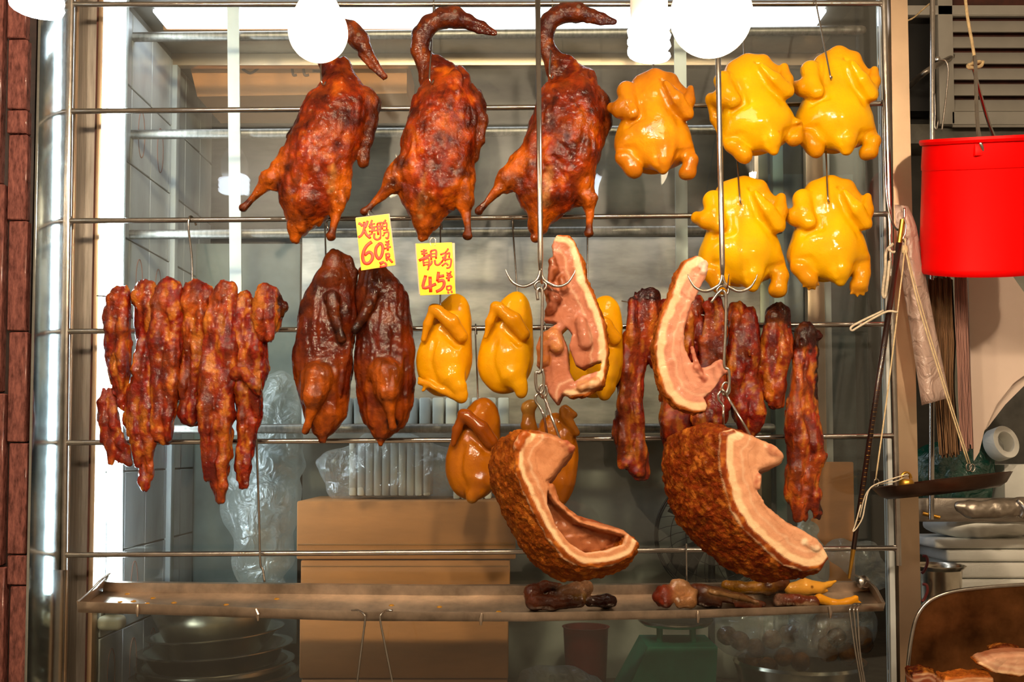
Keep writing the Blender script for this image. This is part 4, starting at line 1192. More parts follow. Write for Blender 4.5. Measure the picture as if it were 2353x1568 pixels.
strip([(516, 668, 24), (513, 722, 29), (509, 800, 36), (500, 880, 40), (502, 950, 36), (500, 1000, 30), (503, 1040, 27), (499, 1080, 25), (508, 1118, 20), (505, 1148, 9)], 127, 'longest barbecue pork strip on the left skewer, hanging down to the lowest point', YP, -8, char=[([(530, 655, 0)], 8)])
strip([(556, 690, 20), (563, 745, 27), (574, 805, 33), (580, 850, 33), (572, 915, 27), (570, 965, 23), (572, 1000, 14), (562, 1032, 19), (560, 1070, 16), (562, 1118, 6)], 131, 'sixth barbecue pork strip on the left skewer with a curled dark flap', YP, 4, char=[([(585, 885, -30), (600, 900, -30)], 9)], extra=[[(545, 862, -28, 12), (568, 858, -34, 13), (592, 888, -30, 12), (600, 902, -28, 8)]])
strip([(609, 672, 19), (618, 712, 29), (616, 748, 26), (611, 778, 12)], 137, 'short barbecue pork end piece with burnt rim on the left skewer', YP, -10, char=[([(646, 690, -10), (650, 720, -10)], 15)], extra=[[(640, 685, -8, 7), (650, 705, -8, 9), (645, 722, -8, 7)]])

YQ = -0.06
strip([(1490, 688, 24), (1478, 745, 30), (1460, 805, 29), (1450, 880, 28), (1448, 950, 28), (1442, 1005, 29), (1456, 1050, 32), (1472, 1085, 22)], 139, 'long knobbly barbecue pork strip at the start of the right skewer', YQ, -6, char_top=26)
strip([(1536, 702, 17), (1532, 790, 26), (1548, 880, 30), (1555, 960, 34), (1556, 1002, 32)], 149, 'thick barbecue pork strip behind the curved pork slice, its end showing below', YQ, 6, char=[([(1532, 680, 0)], 6)], extra=[[(1540, 830, 0, 18), (1505, 830, -6, 15), (1486, 822, -6, 8)]])
strip([(1598, 700, 22), (1597, 760, 25), (1590, 818, 20)], 151, 'short dark barbecue pork strip beside the curved pork slice', YQ, 10)
strip([(1641, 698, 19), (1641, 760, 25), (1634, 830, 27), (1626, 900, 36), (1625, 950, 39), (1620, 980, 32)], 157, 'broad barbecue pork strip hanging behind the S hook of the second rod', YQ, -6)
strip([(1700, 712, 20), (1709, 765, 31), (1705, 830, 36), (1712, 900, 36), (1716, 945, 33), (1722, 988, 16)], 163, 'barbecue pork strip just past the second hook rod', YQ, 0, char=[([(1716, 708, 0), (1728, 715, 0)], 7)], extra=[[(1712, 720, -10, 8), (1726, 716, -10, 7)]])
strip([(1787, 728, 26), (1783, 785, 31), (1775, 845, 31), (1771, 900, 21), (1775, 930, 9)], 167, 'short wedge-shaped barbecue pork strip with a burnt top', YQ, -4, char_top=40, extra=[[(1800, 712, 0, 9), (1806, 718, -4, 8)]])
strip([(1857, 768, 24), (1855, 810, 23), (1848, 872, 26), (1842, 935, 31), (1847, 1000, 36), (1851, 1050, 36), (1836, 1095, 27), (1840, 1130, 34), (1866, 1148, 14), (1876, 1172, 7), (1877, 1190, 6)], 173, 'longest barbecue pork strip at the burnt end of the right skewer', YQ, -4, char_top=46, char=[([(1880, 770, 0), (1878, 860, -6), (1874, 910, -6)], 12), ([(1812, 965, -6), (1815, 985, -8)], 10), ([(1876, 1160, 0), (1877, 1200, 0)], 16)], extra=[[(1878, 765, -4, 8), (1884, 772, -4, 7)], [(1818, 960, -10, 14), (1822, 985, -12, 18), (1826, 1005, -10, 12)]])

def skewer(a, b, label, Y, stem=None):
    root = thing('skewer', label, 'skewer', P((a[0] + b[0]) / 2, (a[1] + b[1]) / 2, Y))
    m = MB(); m.tube([P(*a, Y), P((a[0] + b[0]) / 2, (a[1] + b[1]) / 2, Y), P(*b, Y)], [0.0012, 0.0024, 0.0012], 8); m.build('rod', M['steel'], root, sharp=0)
    if stem:
        x, y0, x1, y1 = stem
        c = P(x, y0, 0)
        pts = [c + Vector((0.008, 0.012, -0.008)), c + Vector((0.005, 0.009, 0.004)), c + Vector((0, 0, 0.0105)), c + Vector((-0.002, -0.009, 0.003)), c + Vector((-0.002, -0.012, -0.02)), P(x1, (y0 + y1) / 2, Y * .6), P(x1, y1 - 10, Y), P(x1, y1, Y)]
        m = MB(); m.tube(cr(pts, 4), 0.0026, 8); m.build('hook', M['steel'], root, sharp=0)
    return root
skewer((222, 680), (664, 707), 'long thin skewer through the left row of barbecue pork', YP, (439, 508, 441, 690))
skewer((1428, 692), (1885, 772), 'long thin skewer through the right row of barbecue pork', YQ, (1655, 500, 1655, 730))

# ------------------------------------------------------------------ roast pork with crackling
def slab(poly, outer, ext, L, bulge, seed, name, label, Y, anchor, hole=None, fat=24, h=3.0, round_=7.0, meat=('#d9a582', '#b87a58'), skin='#a8561a', tip=None, lumps=(), recess=None):
    """Cut piece: cross-section polygon facing the viewer, extruded by ext pixels sideways over depth L."""
    b = Blob()
    poly = [tuple(p) for p in poly]
    xs = [p[0] for p in poly]; ys = [p[1] for p in poly]
    def uvt(p):
        t = np.clip(p[:, 2] / L, -0.2, 1.2)
        return p[:, 0] - ext[0] * t, p[:, 1] - ext[1] * t, t
    def f(p):
        u, v, t = uvt(p)
        d = poly_d(u, v, poly) - bulge * np.sin(np.pi * np.clip(t, 0, 1)) ** 0.8
        if hole: d = np.maximum(d, -poly_d(u, v, hole))
        a = np.maximum(-p[:, 2], p[:, 2] - L)
        k = round_
        hh = np.maximum(k - np.abs(d - a), 0) / k
        return np.maximum(d, a) + hh * hh * k * .25
    lo = (min(xs) + min(0, ext[0]) - bulge, min(ys) + min(0, ext[1]) - bulge, -5); hi = (max(xs) + max(0, ext[0]) + bulge, max(ys) + max(0, ext[1]) + bulge, L + 5)
    b.func(f, lo, hi, 'meat', '#c98a64')
    if recess:
        def rec(p):
            u, v, t = uvt(p)
            return np.maximum(poly_d(u, v, recess[0]), p[:, 2] - recess[1] + 5 * vnoise(p / 15.0))
        b.sub(rec, 6)
    for q_, c_ in lumps: b.chain(q_, 'meat', c_, 7)
    b.noise(30, 2.2, seed=seed); b.noise(9, 1.0, ridge=True, seed=seed + 1)
    def crust(p, C=None):
        u, v, t = uvt(p)
        do = chain_d(np.stack([u, v, np.zeros_like(u)], 1), [(x, y, 0, 0) for x, y in outer])
        return do, t
    def tone(V, C):
        do, t = crust(V)
        wob = 3.5 * vnoise(V / 16.0 + seed)
        n1 = vnoise(np.stack([do / 7.0, (V[:, 0] + V[:, 1]) / 55.0, V[:, 2] / 40.0], 1) + seed)
        n2 = vnoise(V / 14.0 + seed * 3)
        c = np.array(lin(meat[0]))[None] * (1 + 0 * C)
        a = np.clip(0.28 * n1 + 0.35 * n2 + 0.12, 0, 0.55)[:, None]
        c = c * (1 - a) + np.array(lin(meat[1])) * a
        fm = np.clip((fat + wob - do) / 5.0, 0, 1)[:, None]
        c = c * (1 - fm) + np.array(lin('#f0cca0')) * fm
        s1 = np.exp(-((do - fat * 1.7 - wob) / 2.6) ** 2)[:, None] * 0.4
        c = c * (1 - s1) + np.array(lin('#ecd0ae')) * s1
        s2 = np.exp(-((do - fat * 2.4 - wob) / 1.6) ** 2)[:, None] * 0.25
        c = c * (1 - s2) + np.array(lin('#7a3a26')) * s2
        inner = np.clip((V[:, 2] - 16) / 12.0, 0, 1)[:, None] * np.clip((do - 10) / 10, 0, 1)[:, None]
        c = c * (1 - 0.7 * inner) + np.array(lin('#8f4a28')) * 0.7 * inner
        sk = np.clip((6.5 + wob * .5 - do) / 3.0, 0, 1)
        back = np.clip((V[:, 2] - 5) / 4.0, 0, 1) * np.clip((bulge + 13 - do) / 8, 0, 1)
        sk = np.maximum(sk, back)[:, None]
        nn = vnoise(V / 24.0 + seed * 2) * .6 + vnoise(V / 7.0 + seed) * .5
        sc_ = np.array(lin(skin))[None] * (1 - 0.55 * np.clip(nn, 0, 1)[:, None]) + np.array(lin('#d08a34'))[None] * np.clip(-nn - 0.15, 0, 0.5)[:, None]
        return c * (1 - sk) + sc_ * sk
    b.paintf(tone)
    for q_, c_ in lumps: b.paint([x[:3] for x in q_], c_, max(x[3] for x in q_) * 1.05, 7, 5)
    # split into crackling and meat by place
    def build():
        cx, cy = anchor
        A = np.array(P(cx, cy, Y)); s = S(cx, cy, Y)
        V, Q = b.mesh(h)
        # rough crackling relief on the skin side
        do, t = crust(V)
        C, _, _ = b.colour(V)
        skm = np.clip((12 - do) / 6, 0, 1) * np.clip((V[:, 2] - 3) / 5, 0, 1)
        skm = np.maximum(skm, np.clip((bulge + 13 - do) / 8, 0, 1) * np.clip((V[:, 2] - 10) / 5, 0, 1))
        W0 = np.stack([A[0] + s * (V[:, 0] - cx), A[1] + s * V[:, 2], A[2] - s * (V[:, 1] - cy)], 1)
        def norms(Wd, Q):
            a, bb, c, d = (Wd[Q[:, i]] for i in range(4)); fn = np.cross(c - a, d - bb)
            N = np.zeros_like(Wd)
            for i in range(4): np.add.at(N, Q[:, i], fn)
            return N / (np.linalg.norm(N, axis=1, keepdims=True) + 1e-12), fn, (a + bb + c + d) / 4
        N, fn, ce = norms(W0, Q)
        if ((ce - W0.mean(0)) * fn).sum() < 0: Q = Q[:, ::-1]; N = -N
        rel = (vnoise(V / 5.5 + seed) * 0.0016 + vnoise(V / 14.0 + seed) * 0.003) * skm
        Wd = W0 + N * rel[:, None]
        N, fn, ce = norms(Wd, Q)
        isk = skm > 0.5
        fsk = isk[Q].sum(1) >= 2
        root = thing(name, label, 'roast pork', Vector((A[0], A[1], Wd[:, 2].min())))
        for nm, sel, mt in (('crackling', fsk, 'crackling'), ('meat', ~fsk, 'pork_meat')):
            used, inv = np.unique(Q[sel], return_inverse=True)
            mk(nm, Wd[used], inv.reshape(-1, 4), M[mt], root, True, None, C[used], N[used])
        return root
    return build()

# slices hung on the two hook rods
polyA = [(1266, 560), (1280, 539), (1305, 538), (1322, 552), (1338, 600), (1348, 645), (1372, 695), (1388, 740), (1397, 800), (1392, 855), (1383, 885), (1350, 908), (1312, 912), (1292, 905), (1277, 926), (1262, 908), (1252, 880), (1250, 850), (1232, 840), (1240, 805), (1238, 775), (1262, 755), (1282, 742), (1250, 735), (1256, 700), (1254, 670), (1262, 640), (1258, 615), (1272, 590)]
outA = [(1284, 537), (1308, 538), (1324, 552), (1339, 600), (1349, 645), (1373, 695), (1389, 740), (1398, 800), (1393, 855), (1384, 885), (1350, 909), (1312, 913)]
holeA = [(1300, 752), (1312, 768), (1307, 798), (1322, 838), (1338, 846), (1352, 838), (1382, 828), (1378, 852), (1340, 862), (1318, 878), (1306, 850), (1302, 800), (1288, 762)]
slab(polyA, outA, (8, 4), 42, 1, 201, 'pork_slice', 'upright slice of roast pork with ragged meat edge on the first hook rod', -0.30, (1320, 730), hole=holeA, fat=22, meat=('#b8745a', '#8a4c36'), lumps=(
    ([(1268, 600, -2, 9), (1274, 622, -4, 10), (1266, 640, -2, 8)], '#7a3a1c'), ([(1262, 662, -4, 12), (1275, 690, -6, 13), (1262, 715, -2, 11)], '#6a2e1c'), ([(1290, 640, -4, 8), (1296, 664, -5, 9)], '#8a4a2a'),
    ([(1256, 775, -4, 15), (1246, 800, -4, 13), (1250, 830, -2, 14)], '#a8632e'), ([(1272, 770, -6, 14), (1280, 800, -8, 15)], '#b87a40'), ([(1335, 740, -3, 14), (1345, 790, -4, 15)], '#b07058'), ([(1366, 880, -4, 12), (1335, 892, -4, 10)], '#c08a5c')))
polyB = [(1600, 585), (1575, 600), (1555, 635), (1540, 680), (1515, 740), (1503, 800), (1510, 850), (1525, 900), (1555, 935), (1595, 950), (1622, 946), (1628, 933), (1618, 915), (1640, 895), (1655, 870), (1672, 855), (1664, 832), (1655, 826), (1640, 838), (1612, 845), (1590, 832), (1575, 800), (1573, 760), (1585, 710), (1600, 680), (1625, 630), (1628, 605), (1615, 590)]
outB = polyB[:11]
slab(polyB, outB, (-6, 3), 38, 1, 205, 'pork_slice', 'pale curved slice of roast pork on the second hook rod', -0.30, (1575, 770), fat=24, meat=('#d8977c', '#b06a54'), lumps=(([(1655, 836, 2, 7), (1664, 852, 2, 8)], '#b87060'), ([(1618, 606, 0, 8), (1616, 622, 0, 8)], '#f0dcc8'), ([(1590, 800, -1, 5), (1602, 846, -1, 6), (1616, 870, -1, 5)], '#a85a48')))
# large pieces
O1 = [(1217, 997), (1195, 1012), (1186, 1045), (1189, 1080), (1207, 1121), (1235, 1183), (1262, 1231), (1300, 1276), (1338, 1300), (1385, 1298), (1421, 1290), (1452, 1276), (1466, 1250)]
I1 = [(1435, 1226), (1386, 1213), (1345, 1205), (1305, 1180), (1268, 1142), (1256, 1104), (1276, 1083), (1296, 1052), (1316, 1030), (1286, 1010), (1250, 1000)]
slab(O1 + I1, O1, (-62, 40), 190, 26, 211, 'pork_belly_piece', 'big curved piece of roast pork with rough blistered crackling on the first hook chain', -0.40, (1300, 1160), fat=17, meat=('#cc8c62', '#9c5a36'), skin='#984810', round_=8, recess=([(1262, 1128), (1290, 1166), (1330, 1200), (1390, 1217), (1440, 1230), (1432, 1250), (1392, 1264), (1345, 1270), (1312, 1250), (1280, 1208), (1258, 1160)], 42), lumps=(
    ([(1300, 1020, 4, 10), (1314, 1030, 6, 8)], '#a05038'), ([(1286, 1170, 24, 13), (1310, 1188, 26, 12), (1330, 1196, 24, 9)], '#9a5428'), ([(1330, 1200, 40, 12), (1375, 1212, 40, 10)], '#7a3420'), ([(1268, 1120, 16, 9), (1276, 1150, 20, 8)], '#a86034'), ([(1205, 1002, 6, 13), (1192, 1025, 6, 13)], '#a8501a')))
O2 = [(1690, 992), (1668, 998), (1664, 1050), (1669, 1095), (1690, 1170), (1720, 1215), (1770, 1262), (1805, 1290), (1850, 1307), (1888, 1301), (1902, 1282)]
I2 = [(1892, 1262), (1878, 1245), (1852, 1228), (1825, 1213), (1788, 1190), (1760, 1165), (1742, 1132), (1736, 1100), (1748, 1076), (1775, 1066), (1798, 1058), (1800, 1045), (1775, 1027), (1735, 1010)]
slab(O2 + I2, O2, (-116, 22), 190, 30, 215, 'pork_belly_piece', 'big curved piece of roast pork with smooth brown crackling on the second hook chain', -0.40, (1740, 1160), fat=23, meat=('#dca27c', '#b87a56'), skin='#80300a', round_=8, lumps=(
    ([(1770, 1032, 2, 8), (1792, 1046, 4, 9)], '#b06a50'), ([(1850, 1246, 0, 6), (1875, 1262, 0, 7)], '#ecd6b4'), ([(1745, 1096, 0, 6), (1742, 1120, 0, 6)], '#a8604a')))

# ------------------------------------------------------------------ hook rods with grapnels and chains
def hook_rod(x0, y0, x1, y1, label, Y=-0.33):
    c = P(x1, y1, Y); s = S(x1, y1, Y)
    root = thing('hook_rod', label, 'hook', P(x1, y1 + 70, Y))
    m = MB(); m.tube([P(x0, y0, Y), P(x1, y1, Y), P(x1, y1 + 25, Y)], [0.0055, 0.0055, 0.0036], 12); m.build('rod', M['steel'], root, sharp=0)
    def q(dx, dy, dd=0): return c + Vector((dx * s, dd * s, -dy * s))
    for sg in (-1, 1):
        m = MB(); m.tube(cr([q(0, 20), q(sg * 4, 40), q(sg * 14, 52), q(sg * 38, 62), q(sg * 62, 54), q(sg * 76, 34), q(sg * 80, 22)], 5), [0.003, 0.0032, 0.0032, 0.003, 0.0026, 0.0016, 0.0006], 8); m.build('prong', M['steel'], root, sharp=0)
    m = MB(); m.tube(cr([q(0, 44, 4), q(2, 52, -14), q(2, 60, -38), q(0, 52, -60), q(0, 34, -72)], 5), [0.003, 0.003, 0.0026, 0.0016, 0.0006], 8); m.build('prong', M['steel'], root, sharp=0)
    m = MB(); m.tube([q(13 * math.cos(a), 61 + 11 * math.sin(a)) for a in np.linspace(0, 2 * math.pi, 21)[:-1]], 0.0026, 8, closed=True); m.build('ring', M['steel'], root, sharp=0)
    return root
hook_rod(1235, -60, 1242, 597, 'long steel rod with three-pronged hook above the upright pork slice')
hook_rod(1646, -60, 1660, 608, 'long steel rod with three-pronged hook above the curved pork slice')
def s_hook(pts, Y, label, r=0.003):
    m = MB(); m.tube(cr(PX(pts, Y), 5), r, 8)
    return tag(m.build('s_hook', M['steel'], sharp=0), label, 'hook')
YH = -0.335
s_hook([(1236, 690), (1234, 672), (1240, 662), (1246, 672), (1245, 760), (1243, 850), (1232, 856), (1231, 880), (1236, 900), (1247, 900), (1250, 870), (1246, 848)], YH, 'steel S hook hanging from the ring of the first rod')
s_hook([(1634, 696), (1648, 676), (1660, 668), (1668, 684), (1667, 760), (1664, 838), (1674, 850), (1676, 880), (1670, 902), (1660, 908)], YH, 'steel S hook hanging from the ring of the second rod')
def chain_hook(x, y, l, r, label, Y0=-0.335, Y1=-0.36):
    root = thing('double_hook', label, 'hook', P(x, y + 150, Y1))
    m = MB(); m.tube(cr(PX([(x + 4, y - 4, Y0 + .004), (x - 8, y + 4, Y0), (x - 9, y + 18, Y0), (x + 2, y + 34, Y0), (l[0], l[1], Y1 + .02), (l[2], l[3], Y1 + .05)], Y0), 5), 0.0026, 8); m.build('leg', M['steel'], root, sharp=0)
    m = MB(); m.tube(cr(PX([(x - 4, y - 6, Y0 + .006), (x + 2, y - 2, Y0 - .006), (x + 14, y + 16, Y0), (r[0], r[1], Y1), (r[2], r[3], Y1), (r[4], r[5], Y1 + .01), (r[4] - 18, r[5] + 14, Y1 + .03), (r[4] - 30, r[5] + 4, Y1 + .04)], Y0), 5), 0.0028, 8); m.build('leg', M['steel'], root, sharp=0)
    m = MB(); m.tube([P(x + 8 + 9 * math.cos(a), y - 6 + 15 * math.sin(a), Y0 + .008) for a in np.linspace(0, 2 * math.pi, 17)[:-1]], 0.0024, 8, closed=True); m.build('link', M['steel'], root, sharp=0)
    return root
chain_hook(1240, 905, (1250, 960, 1262, 1030), (1268, 960, 1286, 1010, 1302, 1060), 'paired steel hooks carrying the blistered piece of roast pork')
chain_hook(1660, 900, (1662, 960, 1664, 1020), (1700, 960, 1724, 1004, 1742, 1060), 'paired steel hooks carrying the smooth brown piece of roast pork')

# spare hooks hanging on the rack and tray
wire('spare_hook', [(580, 1030, .004), (583, 1008, .01), (588, 1006, -.01), (590, 1030, -.012), (595, 1180, -.015), (598, 1290, -.02), (604, 1310, -.02), (608, 1338, -.024)], 0.0026, 'long wire hook hanging from the lower rail beside the pork', 'hook', -0.012)
wire('spare_hook', [(808, 1404, -.165), (822, 1403, -.17), (836, 1412, -.182), (839, 1425, -.184), (832, 1480, -.184), (818, 1590, -.182)], 0.0022, 'wire hook over the tray edge, leaning left', 'hook', -0.18)
wire('spare_hook', [(902, 1404, -.165), (888, 1404, -.17), (876, 1412, -.182), (874, 1428, -.184), (886, 1490, -.184), (906, 1590, -.182)], 0.0022, 'wire hook over the tray edge, leaning right', 'hook', -0.18)
for i, (dx, lb) in enumerate(((0, 'first of three wire hooks over the right end of the tray'), (9, 'middle of three wire hooks over the right end of the tray'), (17, 'last of three wire hooks over the right end of the tray'))):
    wire('spare_hook', [(1978 - 4 * i + dx * .6, 1388, -.16), (1962 + dx, 1389, -.172), (1953 + dx, 1400, -.186), (1954 + dx, 1420, -.187), (1966 + dx * .6, 1500, -.187), (1982 + dx * .5, 1590, -.185)], 0.002, lb, 'hook', -0.18)
wire('spare_hook', [(2034, 258, .005), (2030, 240, .01), (2028, 232, -.008), (2031, 250, -.014), (2034, 400, -.016), (2040, 470, -.02), (2050, 510, -.03), (2062, 528, -.05), (2072, 522, -.06), (2078, 500, -.06), (2078, 478, -.06)], 0.0026, 'long hook on the right upright carrying the steelyard', 'hook', -0.02)
wire('spare_hook', [(1577, 1250, -.01), (1577, 1262, -.011), (1578, 1338, -.02)], 0.002, 'thin wire behind the smooth brown pork piece', 'hook', -0.012)

# ------------------------------------------------------------------ price tags
def price_tag(corners, back, strokes, ring, label, Y=-0.17):
    tl, tr, br, bl = corners
    c = P(sum(p[0] for p in corners) / 4, max(p[1] for p in corners), Y)
    root = thing('price_tag', label, 'price tag', c)
    def sheet(name, cs, y0, t, mat):
        g = MB(); f = PX(cs, y0); k = [p + Vector((0, t, 0)) for p in f]
        g.hexa([f[3], f[2], k[2], k[3], f[0], f[1], k[1], k[0]]); g.f = [tuple(reversed(x)) for x in g.f]
        return g.build(name, M[mat], root, smooth=False)
    sheet('card', corners, Y, 0.002, 'tag'); sheet('backing', back, Y + 0.0021, 0.004, 'tag_back')
    for ch in strokes:
        g = MB()
        for wpx, pts in ch:
            pp = [(800 + x * .1403, 480 + y * .1403) for x, y in pts]
            g.tube(cr(PX(pp, Y - 0.0003), 4), wpx * 1.2 * .1403 * .5 * 0.00095, 8, flat=0.12, flat_axis=(0, 1, 0))
        g.build('character', M['ink'], root, sharp=0)["kind"] = 'stuff'
    g = MB(); g.tube(cr(PX(ring, Y + 0.001), 5), 0.0012, 8); g.build('wire_loop', M['steel'], root, sharp=0)
    return root
price_tag([(816.8, 501.7), (892.6, 491.9), (908, 609.8), (830.2, 621.7)], [(818, 500), (895, 491), (909.5, 609), (832, 620)], [
    [(34, [(168, 236), (215, 258), (232, 290)]), (34, [(262, 212), (262, 330), (220, 430), (165, 468)]), (32, [(322, 198), (300, 260), (278, 310)]), (36, [(268, 350), (300, 425), (365, 482)])],
    [(26, [(392, 184), (365, 260), (338, 300)]), (22, [(345, 262), (440, 245)]), (22, [(345, 315), (470, 292)]), (22, [(388, 240), (392, 395)]), (22, [(340, 372), (490, 348)]), (22, [(430, 290), (420, 370)]), (24, [(400, 400), (348, 436), (366, 488)]), (28, [(430, 400), (428, 476), (480, 506), (528, 470)])],
    [(26, [(478, 240), (492, 430)]), (24, [(478, 240), (558, 230), (556, 340)]), (20, [(482, 290), (556, 285)]), (20, [(486, 340), (558, 332)]), (22, [(524, 235), (530, 465), (500, 500)]), (26, [(618, 182), (572, 240)]), (22, [(576, 250), (630, 232), (630, 340)]), (18, [(578, 292), (630, 286)]), (22, [(570, 352), (660, 346)]), (24, [(580, 402), (660, 382), (652, 486), (612, 468)]), (20, [(596, 420), (562, 450)])],
    [(44, [(388, 542), (312, 600), (258, 690), (238, 800), (270, 886), (340, 890), (394, 822), (394, 745), (340, 712), (268, 762)])],
    [(42, [(512, 572), (458, 640), (452, 740), (498, 818), (548, 764), (568, 640), (540, 574), (500, 578)])],
    [(22, [(610, 532), (630, 560)]), (22, [(668, 516), (655, 560)]), (24, [(602, 592), (680, 578)]), (24, [(592, 655), (700, 622)]), (28, [(646, 532), (650, 688)])],
    [(24, [(620, 732), (626, 830)]), (24, [(620, 742), (668, 736), (676, 790)]), (22, [(632, 792), (680, 788)]), (26, [(660, 800), (630, 855)]), (30, [(672, 820), (728, 882)]), (30, [(512, 892), (580, 872), (522, 912)]), (30, [(516, 952), (625, 930), (600, 882)])]],
    [(849, 497), (846, 489), (850, 484), (856, 489, -.15), (864, 498, -.06), (869, 508, -.016), (869, 500, .006)], 'yellow price tag reading sixty hanging before the top of a dark duck half')
price_tag([(955.7, 560), (1038.5, 557.2), (1047, 675.7), (965.6, 679.2)], [(953.5, 560), (1045, 558.5), (1046.5, 674), (963, 676)], [
    [(24, [(1190, 702), (1292, 682)]), (24, [(1200, 742), (1300, 722)]), (28, [(1240, 662), (1246, 780)]), (38, [(1160, 850), (1340, 755)]), (24, [(1226, 832), (1242, 940)]), (24, [(1222, 842), (1320, 812), (1320, 955), (1300, 1008)]), (18, [(1242, 882), (1310, 872)]), (18, [(1244, 922), (1310, 912)])],
    [(26, [(1352, 692), (1362, 840)]), (26, [(1352, 692), (1440, 682), (1440, 820)]), (18, [(1362, 740), (1440, 732)]), (18, [(1362, 790), (1440, 782)]), (26, [(1372, 850), (1360, 900), (1312, 948)]), (26, [(1420, 842), (1432, 908), (1480, 918), (1530, 872)])],
    [(24, [(1510, 752), (1600, 732), (1532, 878)]), (24, [(1542, 792), (1598, 858)]), (24, [(1642, 652), (1592, 722)]), (24, [(1612, 742), (1660, 722), (1650, 800)]), (24, [(1602, 762), (1592, 832), (1680, 822), (1682, 900), (1660, 960), (1610, 972)]), (24, [(1534, 938), (1600, 892), (1640, 930)])],
    [(42, [(1270, 1092), (1232, 1296), (1440, 1232)]), (44, [(1340, 1112), (1352, 1366)])],
    [(40, [(1480, 1034), (1462, 1190)]), (38, [(1482, 1112), (1572, 1096)]), (42, [(1462, 1190), (1556, 1176), (1570, 1250), (1522, 1320), (1440, 1360)])],
    [(22, [(1612, 1042), (1640, 1070)]), (22, [(1688, 1022), (1662, 1060)]), (24, [(1612, 1092), (1690, 1078)]), (26, [(1602, 1140), (1710, 1108)]), (30, [(1652, 1052), (1646, 1188)])],
    [(22, [(1612, 1272), (1620, 1330)]), (22, [(1612, 1272), (1682, 1262), (1680, 1322), (1620, 1332)]), (26, [(1632, 1352), (1648, 1388)]), (26, [(1690, 1342), (1700, 1380)])]],
    [(990, 566), (988, 556), (991, 548), (997, 547), (1001, 553), (999, 566)], 'yellow price tag reading forty-five above the yellow chicken halves')
# ------------------------------------------------------------------ scraps lying in the tray
YT = -0.115
def scrap(name, label, cat, anchor, build, Y=YT, h=2.4, mat='scrap', noise=1.6, seed=0):
    b = Blob(); build(b)
    b.noise(16, noise, seed=seed); b.noise(6, noise * .35, ridge=True, seed=seed + 1)
    return b.build(name, anchor, Y, M[mat], h, label, cat)
def s1(b):
    b.chain([(1330, 1378, -20, 15), (1270, 1384, -22, 16), (1228, 1380, -14, 20), (1224, 1362, 0, 19), (1250, 1350, 10, 13), (1285, 1352, 14, 11)], 'neck', '#5a2810', 8)
    b.chain([(1268, 1366, -8, 9), (1300, 1364, -6, 10)], 'neck', '#3a160a', 4)
    b.chain([(1300, 1364, -4, 20), (1330, 1358, -4, 22), (1345, 1352, 0, 18)], 'head', '#a87a55', 8)
    b.chain([(1355, 1382, -6, 12), (1395, 1380, -6, 16), (1404, 1381, -6, 14)], 'bill', '#2a0f08', 6)
    b.paint([(1270, 1355, -4), (1285, 1372, -10)], '#140806', 8, 6)
    b.paint([(1320, 1375, -20), (1335, 1372, -20)], '#8a6a20', 12, 8)
scrap('duck_scrap', 'curled dark roast duck neck and head lying in the tray', 'duck head', (1300, 1372), s1, seed=301)
def s2(b):
    b.chain([(1560, 1384, -18, 12), (1584, 1380, -16, 14), (1590, 1362, -10, 11), (1574, 1346, -6, 10), (1552, 1350, -8, 9), (1548, 1370, -14, 9)], 'bone', '#b8804c', 6, fd=1.3)
    b.chain([(1566, 1364, -4, 14), (1574, 1378, -4, 12)], 'bone', '#a86c40', 5)
    b.chain([(1548, 1340, -4, 9), (1566, 1338, -4, 8)], 'bone', '#d0a070', 5)
    b.chain([(1512, 1372, -6, 14), (1530, 1362, -4, 18), (1528, 1382, -14, 14)], 'ear', '#8a2c10', 7)
    b.chain([(1515, 1352, 2, 5), (1508, 1366, 0, 6), (1514, 1388, -4, 5)], 'ear', '#2a0c06', 5)
    b.subchain([(1566, 1376, -44, 10), (1572, 1382, -42, 7)], 3)
scrap('pork_joint', 'pale pork joint bone with reddish crust lying in the tray', 'pork joint', (1550, 1365), s2, seed=305)
def s3(b):
    b.chain([(1600, 1355, 6, 14), (1650, 1366, 2, 16), (1700, 1378, -6, 14), (1752, 1388, -10, 6)], 'meat', '#6a3216', 6)
    b.chain([(1610, 1378, -6, 16), (1650, 1388, -8, 8)], 'meat', '#2a0e07', 6)
    b.chain([(1630, 1358, -14, 5), (1690, 1370, -22, 5), (1735, 1382, -22, 4)], 'rib', '#c8975a', 3)
    b.chain([(1690, 1388, -16, 7), (1740, 1392, -18, 7)], 'meat', '#7a2010', 4)
scrap('rib_scrap', 'dark rib scrap stretched along the tray', 'rib', (1675, 1374), s3, seed=309)
def s4(b):
    b.chain([(1672, 1348, 10, 14), (1700, 1352, 8, 15), (1740, 1352, 6, 14), (1768, 1350, 8, 18)], 'neck', '#a8700f', 10)
    b.chain([(1768, 1346, 10, 22), (1795, 1340, 14, 22), (1800, 1330, 16, 14)], 'head', '#5a2c10', 8)
    b.paint([(1760, 1342, -10), (1766, 1346, -10)], '#4a2008', 6, 4)
scrap('duck_scrap', 'brownish yellow bird neck lying at the back of the tray', 'chicken neck', (1735, 1348), s4, Y=-0.085, seed=313)
def s5(b):
    b.chain([(1815, 1354, 4, 13), (1850, 1350, 2, 19), (1880, 1352, 2, 15)], 'head', '#e0a040', 8)
    b.chain([(1880, 1352, 2, 11), (1905, 1343, 0, 6), (1920, 1336, 0, 3)], 'beak', '#e0a030', 4)
    b.chain([(1880, 1362, 2, 7), (1900, 1358, 0, 3)], 'beak', '#c8801c', 3)
    b.paint([(1862, 1347, -18)], '#6a3a10', 4, 2); b.crease([(1872, 1348, -16), (1882, 1345, -12)], 3, 2)
